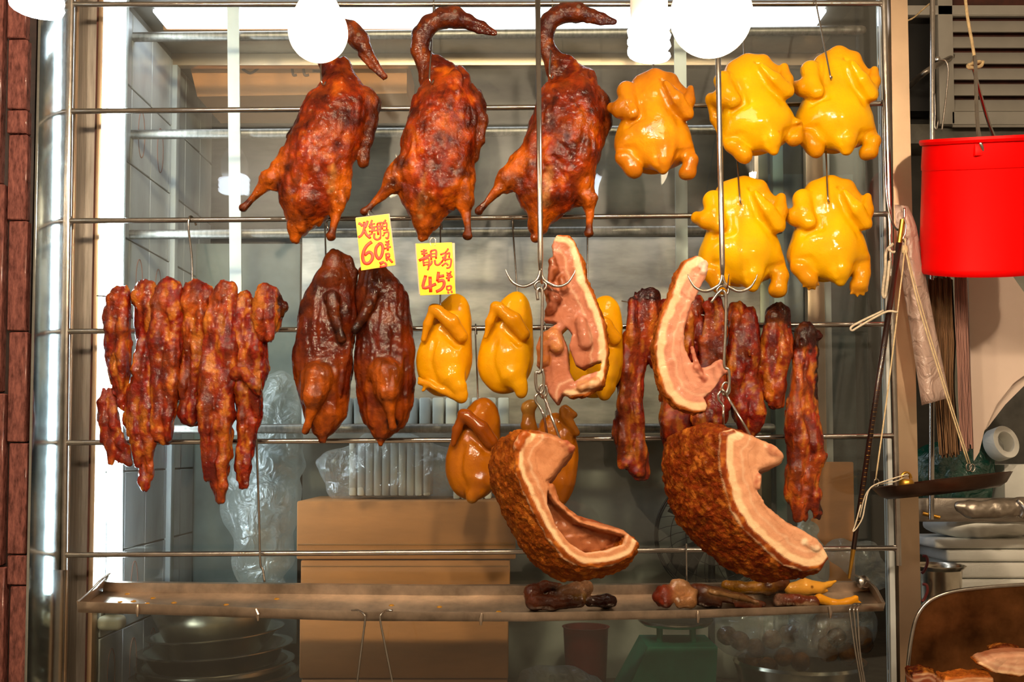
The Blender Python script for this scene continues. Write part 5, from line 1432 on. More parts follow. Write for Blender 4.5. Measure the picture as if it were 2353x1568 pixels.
scrap('chicken_scrap', 'yellow chicken head with pointed beak lying in the tray', 'chicken head', (1860, 1352), s5, Y=-0.085, mat='chicken', noise=0.8, seed=317)
def s6(b):
    b.chain([(1790, 1378, -6, 15), (1830, 1380, -8, 14), (1868, 1382, -8, 14)], 'meat', '#7a3418', 8)
    b.chain([(1782, 1384, -14, 8), (1786, 1368, -8, 5)], 'bone', '#c8a080', 5)
    b.paint([(1810, 1392, -26), (1870, 1392, -26)], '#d0a478', 8, 6, 6)
scrap('neck_piece', 'chopped reddish neck piece lying at the tray edge', 'meat scrap', (1828, 1380), s6, seed=321)
def s7(b):
    b.chain([(1880, 1376, -8, 12), (1915, 1386, -10, 9), (1945, 1382, -12, 8), (1962, 1374, -12, 7)], 'foot', '#e0951c', 8)
    b.chain([(1950, 1380, -12, 6), (1972, 1384, -12, 4)], 'toe', '#d88a18', 4)
scrap('chicken_scrap', 'bright yellow chicken foot lying at the right end of the tray', 'chicken foot', (1920, 1382), s7, mat='chicken', noise=0.9, seed=325)

# ------------------------------------------------------------------ steelyard scale
YS = -0.07
sy = thing('steelyard_scale', 'dark stick steelyard with brass tips, string-hung pan and brass weight', 'scale', P(2000, 1335, YS))
a, b = P(2074, 505, YS), P(1951, 1330, YS)
def on(t): return a.lerp(b, t)
m = MB(); m.tube([on(.066), on(.5), on(.92)], [0.0068, 0.0066, 0.0054], 12); m.build('beam', M['wood_dark'], sy, sharp=0)
m = MB(); m.tube([on(0), on(.068)], 0.0058, 12); m.build('brass_tip', M['brass'], sy)
m = MB(); m.tube([on(.918), on(1)], [0.0052, 0.003], 12); m.build('brass_tip', M['brass'], sy)
g = MB()
for t in np.arange(.36, .86, .012):
    c = on(t) + Vector((0, -0.0064, 0)); k = 1.6 if int(round(t / .012)) % 5 == 0 else 1
    g.tube([c + Vector((-.0028 * k, 0.0006, 0)), c + Vector((.0028 * k, 0.0006, 0))], 0.0006, 5)
g.build('scale_marks', M['brass'], sy, sharp=0)["kind"] = 'stuff'
# hook eye and knot
m = MB(); m.tube(cr(PX([(2076, 500), (2082, 516), (2080, 536), (2075, 548), (2079, 556), (2084, 548)], YS - .004), 4), 0.0022, 8); m.build('swivel', M['steel'], sy, sharp=0)
m = MB(); m.lathe([(0, -.012), (.006, -.008), (.0075, 0), (.005, .009), (0, .012)], P(2079, 574, YS - .004), 14); m.build('knot', M['string'], sy)
def strand(pts, r, nm, mat, Y=YS):
    mm = MB(); mm.tube(cr(PX(pts, Y), 5), r, 6); return mm.build(nm, M[mat], sy, sharp=0)
strand([(2079, 548), (2079, 574), (2062, 720), (2040, 900), (2012, 1104)], 0.0017, 'pan_string', 'string', YS - .01)
strand([(2080, 574), (2110, 700), (2165, 880), (2224, 1066)], 0.0016, 'pan_string', 'string', YS - .02)
strand([(2082, 574), (2116, 700), (2170, 880), (2229, 1066)], 0.0016, 'pan_string', 'string', YS + .012)
strand([(2040, 572), (2052, 580), (2066, 574)], 0.0028, 'loop_string', 'string_white')
strand([(2052, 560), (2036, 580), (2034, 620), (2028, 672), (2034, 682), (2040, 640), (2044, 600)], 0.0036, 'loop_string', 'string_white', YS + .01)
strand([(2062, 718), (2040, 716), (2010, 730), (1972, 752), (1958, 760), (1956, 752), (1980, 738), (2030, 714)], 0.0026, 'loop_string', 'string_white', YS - .012)
# pan: shallow dish tilted to the left
pc = P(2162, 1108, YS); ps = S(2162, 1108, YS)
ax = Vector((math.sin(math.radians(-7)), 0.06, math.cos(math.radians(-7)))).normalized()
R = 152 * ps
m = MB(); m.lathe([(0.0, -.026), (R * .80, -.024), (R * .90, -.016), (R * 1.0, .004), (R * 1.005, .005), (R * .985, .005), (R * .89, -.013), (R * .79, -.020), (0.0, -.021)], pc, 48, axis=ax)
m.build('pan', mat_plain('pan_metal', '#6b5347', rough=0.3, metal=1.0, var=0.15), sy, sharp=30)
for px, py in ((2014, 1110), (2226, 1074), (2234, 1076)):
    m = MB(); m.tube([P(px + 6 * math.cos(t), py + 9 * math.sin(t), YS - .01) for t in np.linspace(0, 2 * math.pi, 13)[:-1]], 0.0014, 6, closed=True); m.build('pan_ring', M['steel'], sy, sharp=0)
# brass weight sitting in the pan with its white cord
wc = P(2083, 1122, YS); 
m = MB(); m.lathe([(0.0, -.002), (.015, -.002), (.0165, .006), (.0165, .013), (.014, .018), (.012, .020), (0.0, .020)], wc, 24); wt_ = m.build('weight', M['brass'], sy)
m = MB(); m.tube([wc + Vector((.010 * math.cos(t), 0, .021 + .013 * math.sin(t))) for t in np.linspace(0, math.pi, 10)], .0038, 8); m.build('weight_loop', M['brass'], wt_)
strand([(2086, 1090), (2040, 1104), (2008, 1116), (1995, 1130), (1988, 1160), (1982, 1190), (1970, 1212), (1960, 1222), (1966, 1204), (1978, 1160)], 0.0016, 'weight_cord', 'string_white', YS - .012)
strand([(2088, 1092), (2060, 1106), (2030, 1112), (2004, 1120), (1988, 1140), (1975, 1190)], 0.0014, 'weight_cord', 'string_white', YS - .006)

# ------------------------------------------------------------------ red bucket on a rope
YBK = -0.04
bs = S(2262, 450, YBK)
bc = P(2260, 472, YBK)
bax = Vector((-0.045, -0.27, 1)).normalized()
bk_ = thing('bucket', 'bright red plastic bucket hanging on a rope', 'bucket', P(2262, 628, YBK))
R1, R0, H0, H1 = 139 * bs, 135 * bs, -150 * bs, 150 * bs
m = MB()
m.lathe([(0.0, H0 + .002), (R0 * .93, H0 + .002), (R0 * .97, H0 - .002), (R0 * 1.0, H0 + .004), (R0 * 1.0, H0 + .014), (R0 * .99, H0 + .018), (R1 * .975, H1 * .55), (R1 * .985, H1 * .56), (R1 * .99, H1 * .62), (R1 * .985, H1 - .012), (R1 * 1.02, H1 - .010), (R1 * 1.04, H1 - .004), (R1 * 1.03, H1 + .002), (R1 * .97, H1), (R1 * .95, H1 * .5), (R0 * .95, H0 + .01), (0.0, H0 + .01)], bc, 64, axis=bax)
m.build('shell', M['bucket'], bk_, sharp=35)
lug = P(2258, 345, YBK - R1 * 1.02)
m = MB(); m.box((lug.x - .019, lug.y - .006, lug.z - .014), (lug.x + .019, lug.y + .016, lug.z + .014), bev=.003); m.build('lug', M['bucket'], bk_)
lug2 = P(2290, 335, YBK + R1 * .98)
m = MB(); m.box((lug2.x - .019, lug2.y - .010, lug2.z - .014), (lug2.x + .019, lug2.y + .006, lug2.z + .014), bev=.003); m.build('lug', M['bucket'], bk_)
top = P(2236, 146, YBK - .03)
m = MB(); m.tube(cr([lug + Vector((0, -.004, -.004)), lug + Vector((-.008, -.006, .02)), P(2245, 270, YBK - .11), top + Vector((-.004, -.02, -.002)), top + Vector((.002, .0, .006)), top + Vector((.010, .02, -.004)), P(2268, 270, YBK + .09), lug2 + Vector((0, -.004, .0))], 5), 0.0042, 10)
m.build('handle', M['steel'], bk_, sharp=0)
m = MB(); m.tube(cr(PX([(2205, -260), (2214, -60), (2222, 30), (2234, 100), (2242, 150)], YBK - .03), 5), 0.0036, 8)
rp = tag(m.build('rope', M['rope'], sharp=0), 'twisted brown rope tied to the bucket handle', 'rope')
m = MB(); m.tube(cr([top + Vector((-.012, -.004, -.006)), top + Vector((.0, -.012, -.002)), top + Vector((.014, -.004, .002)), top + Vector((.012, .010, .003)), top + Vector((-.006, .010, .0)), top + Vector((-.010, -.006, -.012)), top + Vector((.012, -.008, -.010)), top + Vector((.022, .0, .004))], 5), 0.0042, 8); m.build('knot', M['rope'], rp, sharp=0)

# ------------------------------------------------------------------ pole with hooks, sheaf of paper, bags and card
YPO = 0.27
pole = thing('steel_pole', 'upright steel pole beside the window with small hooks on it', 'pole', P(2140, 1196, YPO))
m = MB(); m.tube([P(2143, -120, YPO), P(2140, 1194, YPO)], 0.0068, 14); m.build('post', M['steel'], pole)
m = MB(); m.lathe([(0, -.007), (.006, -.005), (.0075, 0), (.006, .005), (0, .007)], P(2154, 136, YPO - .004), 12); m.build('stud', M['steel'], pole)
m = MB(); m.tube(cr(PX([(2156, 138), (2172, 140), (2179, 160), (2174, 220), (2168, 270), (2164, 300)], YPO - .004), 5), 0.0024, 8); m.build('hook', M['steel_dull'], pole, sharp=0)
m = MB(); m.tube(cr(PX([(2148, 215), (2149, 260), (2148, 290), (2152, 296), (2156, 276)], YPO - .008), 5), 0.002, 8); m.build('hook', M['steel_dull'], pole, sharp=0)
m = MB(); m.tube([P(2120, 1180, YPO + .01), P(2160, 1190, YPO)], 0.005, 8); m.build('bracket', M['brass'], pole)
m = MB(); m.tube(cr(PX([(2080, 50), (2100, 40), (2125, 18), (2160, -10)], YPO + .02), 4), 0.0022, 6)
tag(m.build('rope', M['rope'], sharp=0), 'thin rope slanting to the top of the steel pole', 'rope')

# sheaf of old newspaper sheets
YNP = 0.12
sh = thing('paper_sheaf', 'thick sheaf of brown newspaper sheets hanging below the bucket', 'paper', P(2190, 1058, YNP))
rr = random.Random(3)
prof = [(2128, 2150), (2132, 2156), (2136, 2164), (2142, 2172), (2148, 2178), (2156, 2186), (2160, 2192), (2168, 2198)]
for i in range(24):
    f = i / 23
    xt = 2132 + 52 * f; xm = 2146 + 42 * f + rr.uniform(-1, 1); xe = 2158 + 42 * f + rr.uniform(-2, 2)
    ye = 1050 + rr.uniform(-12, 6); yt = 634 + rr.uniform(0, 10)
    rows_ = []
    for t in np.linspace(0, 1, 12):
        x = np.interp(t, [0, .28, .3, .6, 1], [xt, xt + 5, xt + 8 + rr.uniform(-.6, .6), xm, xe]); y = yt + (ye - yt) * t
        rows_.append([P(x, y, YNP - .03 + .004 * math.sin(9 * t + i)), P(x + 1.5, y, YNP + .03), P(x + 4, y, YNP + .10)])
    g = MB(); g.grid(rows_, thick=(0.0016, 0, 0)); g.build('sheet', M['paper'], sh, sharp=30)
pb = thing('paper_sheaf', 'narrow pinkish paper bundle hanging beside the newspaper sheaf', 'paper', P(2215, 1040, YNP))
for i in range(8):
    f = i / 7
    rows_ = []
    for t in np.linspace(0, 1, 12):
        x = np.interp(t, [0, .25, .55, 1], [2193 + 24 * f, 2194 + 26 * f, 2200 + 24 * f, 2206 + 26 * f]) + rr.uniform(-.4, .4); y = 636 + (1030 + rr.uniform(-10, 14) - 636) * t
        rows_.append([P(x, y, YNP - .035), P(x + 1, y, YNP + .03), P(x + 3, y, YNP + .09)])
    g = MB(); g.grid(rows_, thick=(0.003, 0, 0)); g.build('sheet', M['paper_pink'], pb, sharp=30)
# pinkish plastic sheet hanging over the upright
rows_ = []
for t in np.linspace(0, 1, 20):
    x0 = np.interp(t, [0, .3, .6, 1], [2056, 2066, 2090, 2118]); x1 = np.interp(t, [0, .08, .3, .6, 1], [2086, 2104, 2122, 2146, 2182])
    y0 = 470 + (932 - 470) * t; y1 = 474 + (914 - 474) * t
    r_ = []
    for k in np.linspace(0, 1, 9):
        r_.append(P(x0 + (x1 - x0) * k, y0 + (y1 - y0) * k, -0.005 + .02 * t - .022 * math.sin(math.pi * k) * (0.3 + .7 * t) + .006 * math.sin(7 * k + 3 * t)))
    rows_.append(r_)
m = MB(); m.grid(rows_, thick=(0, .0008, 0)); o = m.build('plastic_bag', M['film_pink'], sharp=0)
tag(o, 'flat pinkish plastic bag hanging over the aluminium upright', 'plastic bag')
# big grey card
Yc = 0.22
pts = [(2224, 560), (2310, 610), (2353, 672), (2420, 720), (2460, 800), (2400, 830), (2330, 880), (2290, 930), (2262, 990), (2250, 1040), (2238, 1060), (2232, 900), (2226, 700)]
def sheet_poly(name, pts, Y, t, mat, label, cat, bend=None):
    f = [P(x, y, Y + (bend(x, y) if bend else 0)) for x, y in pts]; k = [p + Vector((0, t, 0)) for p in f]
    n = len(f); g = MB()
    g.add(f + k, [tuple(range(n - 1, -1, -1)), tuple(range(n, 2 * n))] + [(i, (i + 1) % n, n + (i + 1) % n, n + i) for i in range(n)])
    return tag(g.build(name, M[mat], smooth=False), label, cat)
sheet_poly('card_sheet', pts, Yc, .003, 'sheet', 'large greyish card sheet with curved lower edge under the bucket', 'card')
sheet_poly('card_sheet', [(2400, 830), (2330, 880), (2290, 930), (2262, 990), (2268, 985), (2310, 930), (2360, 880), (2430, 860)], Yc + .02, .003, 'sheet', 'second card edge peeping below the large card sheet', 'card')

# louvred vent on the far wall
YL_ = 1.25
lv = thing('louvre_vent', 'white louvred vent with rusty gaps high on the back wall', 'vent', P(2270, 285, YL_))
def lvbox(x0, x1, y0, y1, nm, mat, dy=0.0, dep=.03, bev=.002):
    a_, b_ = P(x0, y1, YL_ + dy), P(x1, y0, YL_ + dy)
    g = MB(); g.box((a_.x, YL_ + dy, a_.z), (b_.x, YL_ + dy + dep, b_.z), bev=bev); return g.build(nm, M[mat], lv)
lvbox(2160, 2600, -40, 290, 'backing', 'rust', .04, .01)
lvbox(2160, 2188, -40, 285, 'frame', 'white_paint'); lvbox(2188, 2600, 256, 286, 'frame', 'white_paint'); lvbox(2085, 2600, 12, 34, 'frame', 'white_paint')
for i in range(8):
    y0 = 42 + (i - 1) * 36.5
    if y0 < -10: continue
    a_, b_ = P(2190, y0 + 31, YL_), P(2600, y0, YL_)
    g = MB(); d1 = Vector((0, .004, 0)); d2 = Vector((0, .034, 0)); th_ = Vector((0, .008, 0))
    A0, A1 = Vector((a_.x, YL_, a_.z)), Vector((b_.x, YL_, a_.z)); B0, B1 = Vector((a_.x, YL_ + .024, b_.z)), Vector((b_.x, YL_ + .024, b_.z))
    g.hexa([A0, A1, A1 + th_, A0 + th_, B0, B1, B1 + th_, B0 + th_]); g.f = [tuple(reversed(f)) for f in g.f]
    g.build('slat', M['white_paint'], lv, smooth=False)
a_, b_ = P(2070, 255, 1.35), P(2160, 36, 1.35)
m = MB(); m.box((a_.x, 1.35, a_.z), (b_.x, 1.42, b_.z)); struct(m.build('window_3', M['black'], smooth=False), 'dark opening beside the louvre')
m = MB(); m.tube(cr(PX([(2060, 230, 1.5), (2100, 188, 1.2), (2135, 160, 1.1), (2190, 130, 1.28)], .9), 4), .010, 8); tag(m.build('cable', M['steel_dull'], sharp=0), 'thick grey cable slanting across the dark opening', 'cable')

# notice with a red character behind the bucket
YN = 1.49
a_, b_ = P(2085, 520, YN), P(2170, 332, YN)
nb = thing('paper_notice', 'pale paper notice with red brush writing partly behind the bucket', 'notice', Vector(((a_.x + b_.x) / 2, YN, a_.z)))
m = MB(); m.box((a_.x, YN, a_.z), (b_.x, YN + .003, b_.z)); m.build('sheet', M['white_paint'], nb, smooth=False)
g = MB()
for wd, pts in ((.006, [(2104, 388), (2112, 402)]), (.007, [(2100, 412), (2118, 404)]), (.007, [(2117, 386), (2110, 412), (2101, 440)]), (.007, [(2104, 414), (2112, 428), (2120, 434)]), (.005, [(2112, 462), (2116, 484)])):
    g.tube(cr(PX(pts, YN - .0005), 4), [wd * .5, wd * .6, wd * .3], 8, flat=.1, flat_axis=(0, 1, 0))
g.build('character', M['ink_red'], nb, sharp=0)["kind"] = 'stuff'

# ------------------------------------------------------------------ lower right: bags, pot, foil bundle, steel bin with chopped pork
def blob_thing(name, label, cat, anchor, Y, mat, fn, h=5.0, col='#cccccc'):
    b = Blob(); fn(b); o = b.build(name, anchor, Y, mat, h, label, cat); return o
def bagstack(b):
    b.ell((2250, 1205, 0), (125, 34, 80), 2, 'body', '#c4c6ba', 14); b.ell((2300, 1190, -10), (60, 34, 60), 4, 'body', '#c4c6ba', 12)
    b.noise(40, 5, seed=401); b.noise(14, 1.5, seed=402)
YR = 0.42
o = blob_thing('foam_bundle', 'pale wrapped bundle on top of the stack beside the upright', 'bundle', (2250, 1205), YR, M['foam'], bagstack)
for i, (y0, y1, x0, x1) in enumerate(((1240, 1262, 2148, 2400), (1264, 1292, 2176, 2400), (1294, 1330, 2196, 2400), (1332, 1380, 2170, 2420))):
    a_, b_ = P(x0, y1, YR - .08), P(x1, y0, YR - .08)
    m = MB(); m.box((a_.x, YR - .08, a_.z), (b_.x, YR + .12, b_.z), bev=.008, seg=3)
    tag(m.build('foam_pack', M['foam']), ('flat white pack directly under the wrapped bundle', 'second flat white pack of the stack', 'third flat white pack of the stack', 'lowest broad white pack of the stack behind the bin')[i], 'pack', 'white packs stacked beside the upright')
a_, b_ = P(2140, 1700, YR - .1), P(2480, 1382, YR - .1)
m = MB(); m.box((a_.x, YR - .1, 0.0), (b_.x, YR + .2, b_.z - .001), bev=.004); tag(m.build('crate', M['black']), 'dark crate carrying the white packs', 'crate')
# steel pot with black handles
pc_ = P(2150, 1300, .24); s_ = S(2150, 1300, .24)
pt = thing('steel_pot', 'small steel pot with dark handles behind the upright', 'pot', pc_ + Vector((0, 0, -.11)))
m = MB(); m.lathe([(0, -.11), (.055, -.11), (.058, -.10), (.062, -.01), (.070, -.002), (.072, .001), (.069, .002), (.060, -.008), (.055, -.10), (0, -.104)], pc_, 40); m.build('body', M['steel_basin'], pt, sharp=40)
for y in (1290, 1355):
    m = MB(); m.tube(cr(PX([(2120, y - 12, .17), (2129, y - 10, .165), (2131, y + 4, .165), (2124, y + 22, .17), (2118, y + 28, .17)], .17), 4), .0035, 8); m.build('handle', M['red_dark'], pt, sharp=0)
a_ = pc_.z - .11
m = MB(); m.box((pc_.x - .09, .15, 0.0), (pc_.x + .12, .31, a_), bev=.004); tag(m.build('pot_stand', M['black']), 'dark stand under the small steel pot', 'stand')
# green bag, shelf bar, foil bundle
def gbag(b):
    b.ell((2180, 1110, 0), (100, 100, 60), 0, 'body', '#0a3a2a', 14); b.ell((2240, 1060, 10), (50, 80, 50), 0, 'body', '#0a3a2a', 14); b.noise(30, 6, seed=411); b.noise(12, 2, seed=412)
blob_thing('green_bag', 'dark green plastic bag behind the scale pan', 'plastic bag', (2190, 1100), .62, M['green_bag'], gbag, 5.0)
a_, b_ = P(2085, 1200, .32), P(2420, 1145, .32)
m = MB(); m.box((a_.x, .32, a_.z), (b_.x, .345, b_.z), bev=.003); tag(m.build('shelf_bar', M['steel_dull']), 'dull steel shelf bar behind the scale pan', 'shelf')
def foil(b):
    b.chain([(2205, 1166, 0, 12), (2232, 1172, 0, 21), (2290, 1170, 0, 22), (2345, 1166, 0, 20), (2400, 1165, 0, 20)], 'foil', '#a09890', 6, fd=1.2)
    b.chain([(2196, 1164, -4, 4), (2212, 1166, -4, 12)], 'foil', '#a09890', 5)
    b.chain([(2335, 1150, -16, 6), (2346, 1166, -24, 7), (2340, 1186, -16, 6)], 'band', '#b06a44', 3)
    b.noise(30, 2.4, ridge=True, seed=421, stretch=(.5, 1, 1)); b.noise(10, .8, ridge=True, seed=422)
blob_thing('foil_bundle', 'crumpled silver foil bundle with copper band below the scale pan', 'foil', (2290, 1168), .2, mat_plain('foil', '#b0a598', rough=0.4, metal=1.0, var=0.15, vscale=30), foil, 3.0)
# white carton with a curl of tape
a_, b_ = P(2310, 1180, .6), P(2600, 1068, .6)
m = MB(); m.box((a_.x, .6, a_.z), (b_.x, .8, b_.z), bev=.003); tag(m.build('carton', M['foam']), 'pale carton at the picture edge behind the foil bundle', 'carton')
m = MB(); c_ = P(2300, 1020, .55); m.lathe([(.030, -.02), (.046, -.02), (.047, -.018), (.047, .018), (.046, .02), (.030, .02), (.029, .018), (.029, -.018), (.030, -.02)], c_, 32, axis=(.4, -1, .3)); tag(m.build('tape_roll', M['foam']), 'pale roll of tape standing behind the grey card', 'tape roll')
a_, b_ = P(2270, 1068, .7), P(2600, 880, .7)
m = MB(); m.box((a_.x, .75, a_.z), (b_.x, .8, b_.z), bev=.003); tag(m.build('back_board', M['grey_beam']), 'dim board leaning behind the roll of tape', 'board')
a_ = P(2270, 1180, .6); m = MB(); m.box((P(2268, 1100, .5).x, .5, a_.z - .012), (P(2600, 1100, .5).x, .82, a_.z), bev=.003); tag(m.build('rear_shelf', M['grey_beam']), 'dim shelf carrying the pale carton', 'shelf')

# rounded steel bin with chopped pork
YBN = -0.22
edge = [(2080, 1640), (2086, 1540), (2094, 1470), (2108, 1416), (2138, 1380), (2190, 1360), (2270, 1350), (2353, 1344), (2440, 1340)]
bn = thing('steel_bin', 'deep steel bin with rolled round rim at the lower right corner', 'bin', P(2250, 1640, YBN))
e0 = cr(PX(edge, YBN + .04), 5)
m = MB(); m.tube(e0, 0.0042, 10); m.build('rim', M['steel'], bn, sharp=0)
back = [Vector((p.x + .012, p.y + .004, p.z - .006)) for p in e0]
rows_ = []
zb = P(2250, 1600, YBN).z
cxb = P(2520, 1500, YBN).x
rows_ = [[p, p.lerp(Vector((cxb + .02, YBN + .05, zb)), .35) + Vector((0, .012, 0)), p.lerp(Vector((cxb + .02, YBN + .05, zb)), .75) + Vector((0, .016, 0)), Vector((cxb + .02, YBN + .05, zb))] for p in e0]
m = MB(); m.grid(rows_, thick=(0, .003, 0)); m.build('wall', mat_plain('warm_tinted_steel', '#8a5a34', rough=0.4, metal=0.95, var=0.3, vscale=9, bump=((14, 0.2, 0.004, 3),)), bn, sharp=60)  # brown tint put into the steel in place of warm bulb reflections
a_, b_ = P(2070, 1640, YBN - .2), P(2460, 1640, YBN)
m = MB(); m.box((P(2085, 1600, YBN).x, YBN - .16, zb - .02), (cxb + .05, YBN + .05, zb - .012)); m.build('base', M['steel_tray'], bn, smooth=False)
slab([(2246, 1528), (2290, 1512), (2340, 1506), (2400, 1510), (2402, 1548), (2340, 1556), (2290, 1550)], [(2246, 1530), (2290, 1552), (2340, 1558), (2402, 1550)], (6, -8), 60, 1, 431, 'pork_chunk', 'chopped pork chunk with pale cut face at the edge of the bin', YBN - .08, (2310, 1530), fat=12, meat=('#d8a888', '#b87a5c'), round_=5)
slab([(2282, 1498), (2310, 1488), (2345, 1494), (2352, 1512), (2310, 1514), (2286, 1510)], [(2282, 1498), (2310, 1488), (2345, 1494)], (4, -6), 40, 2, 433, 'pork_chunk', 'small charred pork end on top of the chopped pork', YBN - .03, (2310, 1502), fat=10, meat=('#a8643c', '#7a3a20'), skin='#5a2410', round_=5)
slab([(2172, 1560), (2230, 1554), (2285, 1556), (2288, 1588), (2172, 1590)], [(2172, 1560), (2230, 1554), (2285, 1556)], (0, -6), 50, 1, 437, 'pork_chunk', 'flat brown pork chunk lowest in the bin', YBN - .10, (2230, 1572), fat=9, meat=('#c88a5c', '#a0603a'), round_=5)
slab([(2098, 1550), (2130, 1542), (2160, 1552), (2165, 1590), (2100, 1590)], [(2098, 1550), (2130, 1542), (2160, 1552)], (0, -6), 50, 1, 439, 'pork_chunk', 'dark red pork chunk against the bin wall', YBN - .06, (2130, 1565), fat=9, meat=('#7a3a24', '#5a2414'), skin='#4a1a0c', round_=5)

# ------------------------------------------------------------------ inside the cabinet
def carton(px0, px1, py0, py1, Y, dep, label, mat='card', seams=()):
    a_, b_ = P(px0, py1, Y), P(px1, py0, Y)
    root = thing('cardboard_box', label, 'box', Vector(((a_.x + b_.x) / 2, Y + dep / 2, a_.z)))
    m = MB(); m.box((a_.x, Y, a_.z), (b_.x, Y + dep, b_.z), bev=.004); m.build('carton', M[mat], root)
    for x, y0, y1 in seams:
        m = MB(); q0, q1 = P(px0 + 3, x, Y), P(px1 - 3, x, Y)
        m.box((q0.x, Y - .0008, q0.z - .002), (q1.x, Y + .002, q0.z + .002), bev=.0008, seg=1); m.build('flap_edge', M['card_dark'], root)
    return root
carton(681, 1185, 1152, 1286, .19, .30, 'brown cardboard box on top of the stack behind the tray', seams=((1252, 0, 0),))
carton(690, 1172, 1288, 1408, .195, .29, 'second brown cardboard box of the stack, seen above the tray', seams=((1302, 0, 0),))
carton(687, 1168, 1412, 1560, .195, .29, 'third brown cardboard box of the stack, seen below the tray')
zz = P(690, 1562, .195).z
a_, b_ = P(692, 1562, .195), P(1166, 1562, .195)
m = MB(); m.box((a_.x, .195, Z_BENCH), (b_.x, .485, zz), bev=.004); tag(m.build('cardboard_box', M['card']), 'lowest cardboard box of the stack at the bottom edge', 'box')
carton(1868, 1962, 1062, 1640, .525, .05, 'upright orange-brown carton behind the steelyard stick', 'card')
# carton lying on the rear beam with brown marker writing
YX = Y_REAR + .06
a_, b_ = P(430, 222, YX), P(935, 130, YX)
cb = thing('cardboard_box', 'brown carton with marker strokes high behind the left ducks', 'box', Vector(((a_.x + b_.x) / 2, YX + .1, a_.z)))
m = MB(); m.hexa([Vector((a_.x + .03, YX, a_.z)), Vector((b_.x, YX, a_.z + .01)), Vector((b_.x, YX + .25, a_.z)), Vector((a_.x + .03, YX + .25, a_.z)), Vector((a_.x, YX, b_.z)), Vector((b_.x, YX, b_.z)), Vector((b_.x, YX + .25, b_.z)), Vector((a_.x, YX + .25, b_.z))]); m.f = [tuple(reversed(f)) for f in m.f]
m.build('carton', M['card'], cb, smooth=False)
for pts in ([(670, 150), (674, 172), (682, 172)], [(696, 150), (700, 172), (710, 172)], [(718, 163), (740, 164)], [(556, 158), (575, 168), (594, 156), (606, 140)]):
    g = MB(); g.tube(cr(PX(pts, YX - .0006), 4), .004, 8, flat=.1, flat_axis=(0, 1, 0)); g.build('marker_stroke', M['ink_brown'], cb, sharp=0)
a_, b_ = P(900, 520, YX), P(1745, 150, YX)
rear_panel(380, 950, 235, 560, 'wall_rear_upper', mat_plain('dark_mesh', '#3d3b37', rough=0.5, var=0.4, vscale=5, stretch=(1, 1, 4)), 'dim curtained back wall behind the left ducks', Y_REAR + .4)
rear_panel(940, 1745, 150, 545, 'wall_rear_dark', mat_plain('dim_steel', '#4a4640', rough=0.45, metal=.3, var=0.4, vscale=4, stretch=(1, 1, 2)), 'dark smudged panel behind the middle ducks', Y_REAR + .3)

# stacks of white take-away lids
def lids(n, px0, px1, py0, py1, Y, label, group, dep=.12):
    a_, b_ = P(px0, py1, Y), P(px1, py0, Y)
    dx = (b_.x - a_.x) / n
    root = thing('takeaway_lids', label, 'lids', Vector(((a_.x + b_.x) / 2, Y, a_.z)))
    proto = None
    for i in range(n):
        if proto is None:
            g = MB(); g.box((a_.x + dx * .08, Y, a_.z), (a_.x + dx * .92, Y + dep, b_.z), bev=.004, seg=2); proto = g.build('lid', M['foam'], root)
        else:
            o = proto.copy(); COL.objects.link(o); o.parent = root; o.location = (dx * i, 0, 0)
    return root
lids(16, 690, 1172, 914, 976, .40, 'row of white take-away lids standing behind the hanging halves', None)
m = MB(); a_ = P(400, 978, .40); m.box((a_.x, .39, a_.z - .012), (P(1760, 978, .40).x, .56, a_.z), bev=.003); tag(m.build('inner_shelf', M['steel_dull']), 'steel shelf inside the cabinet behind the lower pipe', 'shelf')
lids(10, 800, 990, 1016, 1140, .28, 'block of white take-away boxes in a clear bag on the cardboard', None)
r_ = lids(5, 1040, 1130, 1050, 1148, .28, 'small block of white lids leaning on the cardboard box', None)
def sack(name, label, anchor, pts, Y, mat, seed, flat=1.0, h=5):
    b = Blob()
    for q in pts: b.chain(q, 'body', '#dddddd', 22, fd=flat)
    b.noise(70, 10, ridge=True, seed=seed); b.noise(26, 2.2, ridge=True, seed=seed + 1)
    return tag(b.build(name, anchor, Y, M[mat], h, label, 'plastic bag'), label, 'plastic bag')
sack('plastic_bag', 'cloudy plastic bag wrapped around the white boxes on the cardboard', (930, 1080), [[(790, 1080, 0, 52), (860, 1070, 0, 66), (940, 1070, 0, 66), (1010, 1080, 0, 58)], [(770, 1120, 0, 20), (820, 1120, 0, 26)]], .32, 'film', 441)
sack('plastic_bag', 'cloudy plastic bag crumpled against the small block of lids', (1085, 1090), [[(1060, 1090, 0, 46), (1110, 1095, 0, 46)]], .32, 'film', 443)
sack('plastic_bag', 'big milky bag standing behind the pork tails', (650, 1150), [[(600, 1300, 0, 60), (610, 1180, 0, 74), (630, 1060, 0, 66), (640, 900, 0, 50)], [(570, 1180, 10, 60), (560, 1080, 14, 50)]], .46, 'film_milky', 447, h=6)
sack('plastic_bag', 'knotted clear bag end behind the pork at the second rod', (1855, 1180), [[(1845, 1390, 0, 40), (1848, 1300, 0, 40), (1855, 1225, 0, 26), (1850, 1195, 0, 14), (1858, 1165, 0, 28)]], .28, 'film_milky', 451, 1.4, 3.5)
sack('plastic_bag', 'clear bag of dark sauce packs bulging over the pot below the tray', (1760, 1450), [[(1700, 1450, 0, 60), (1800, 1440, 0, 70)]], .33, 'film', 453, h=5)
sack('plastic_bag', 'clear bag of dark meatballs at the right end below the tray', (1925, 1450), [[(1890, 1450, 10, 60), (1960, 1440, 10, 60)]], .33, 'film', 457, h=5)
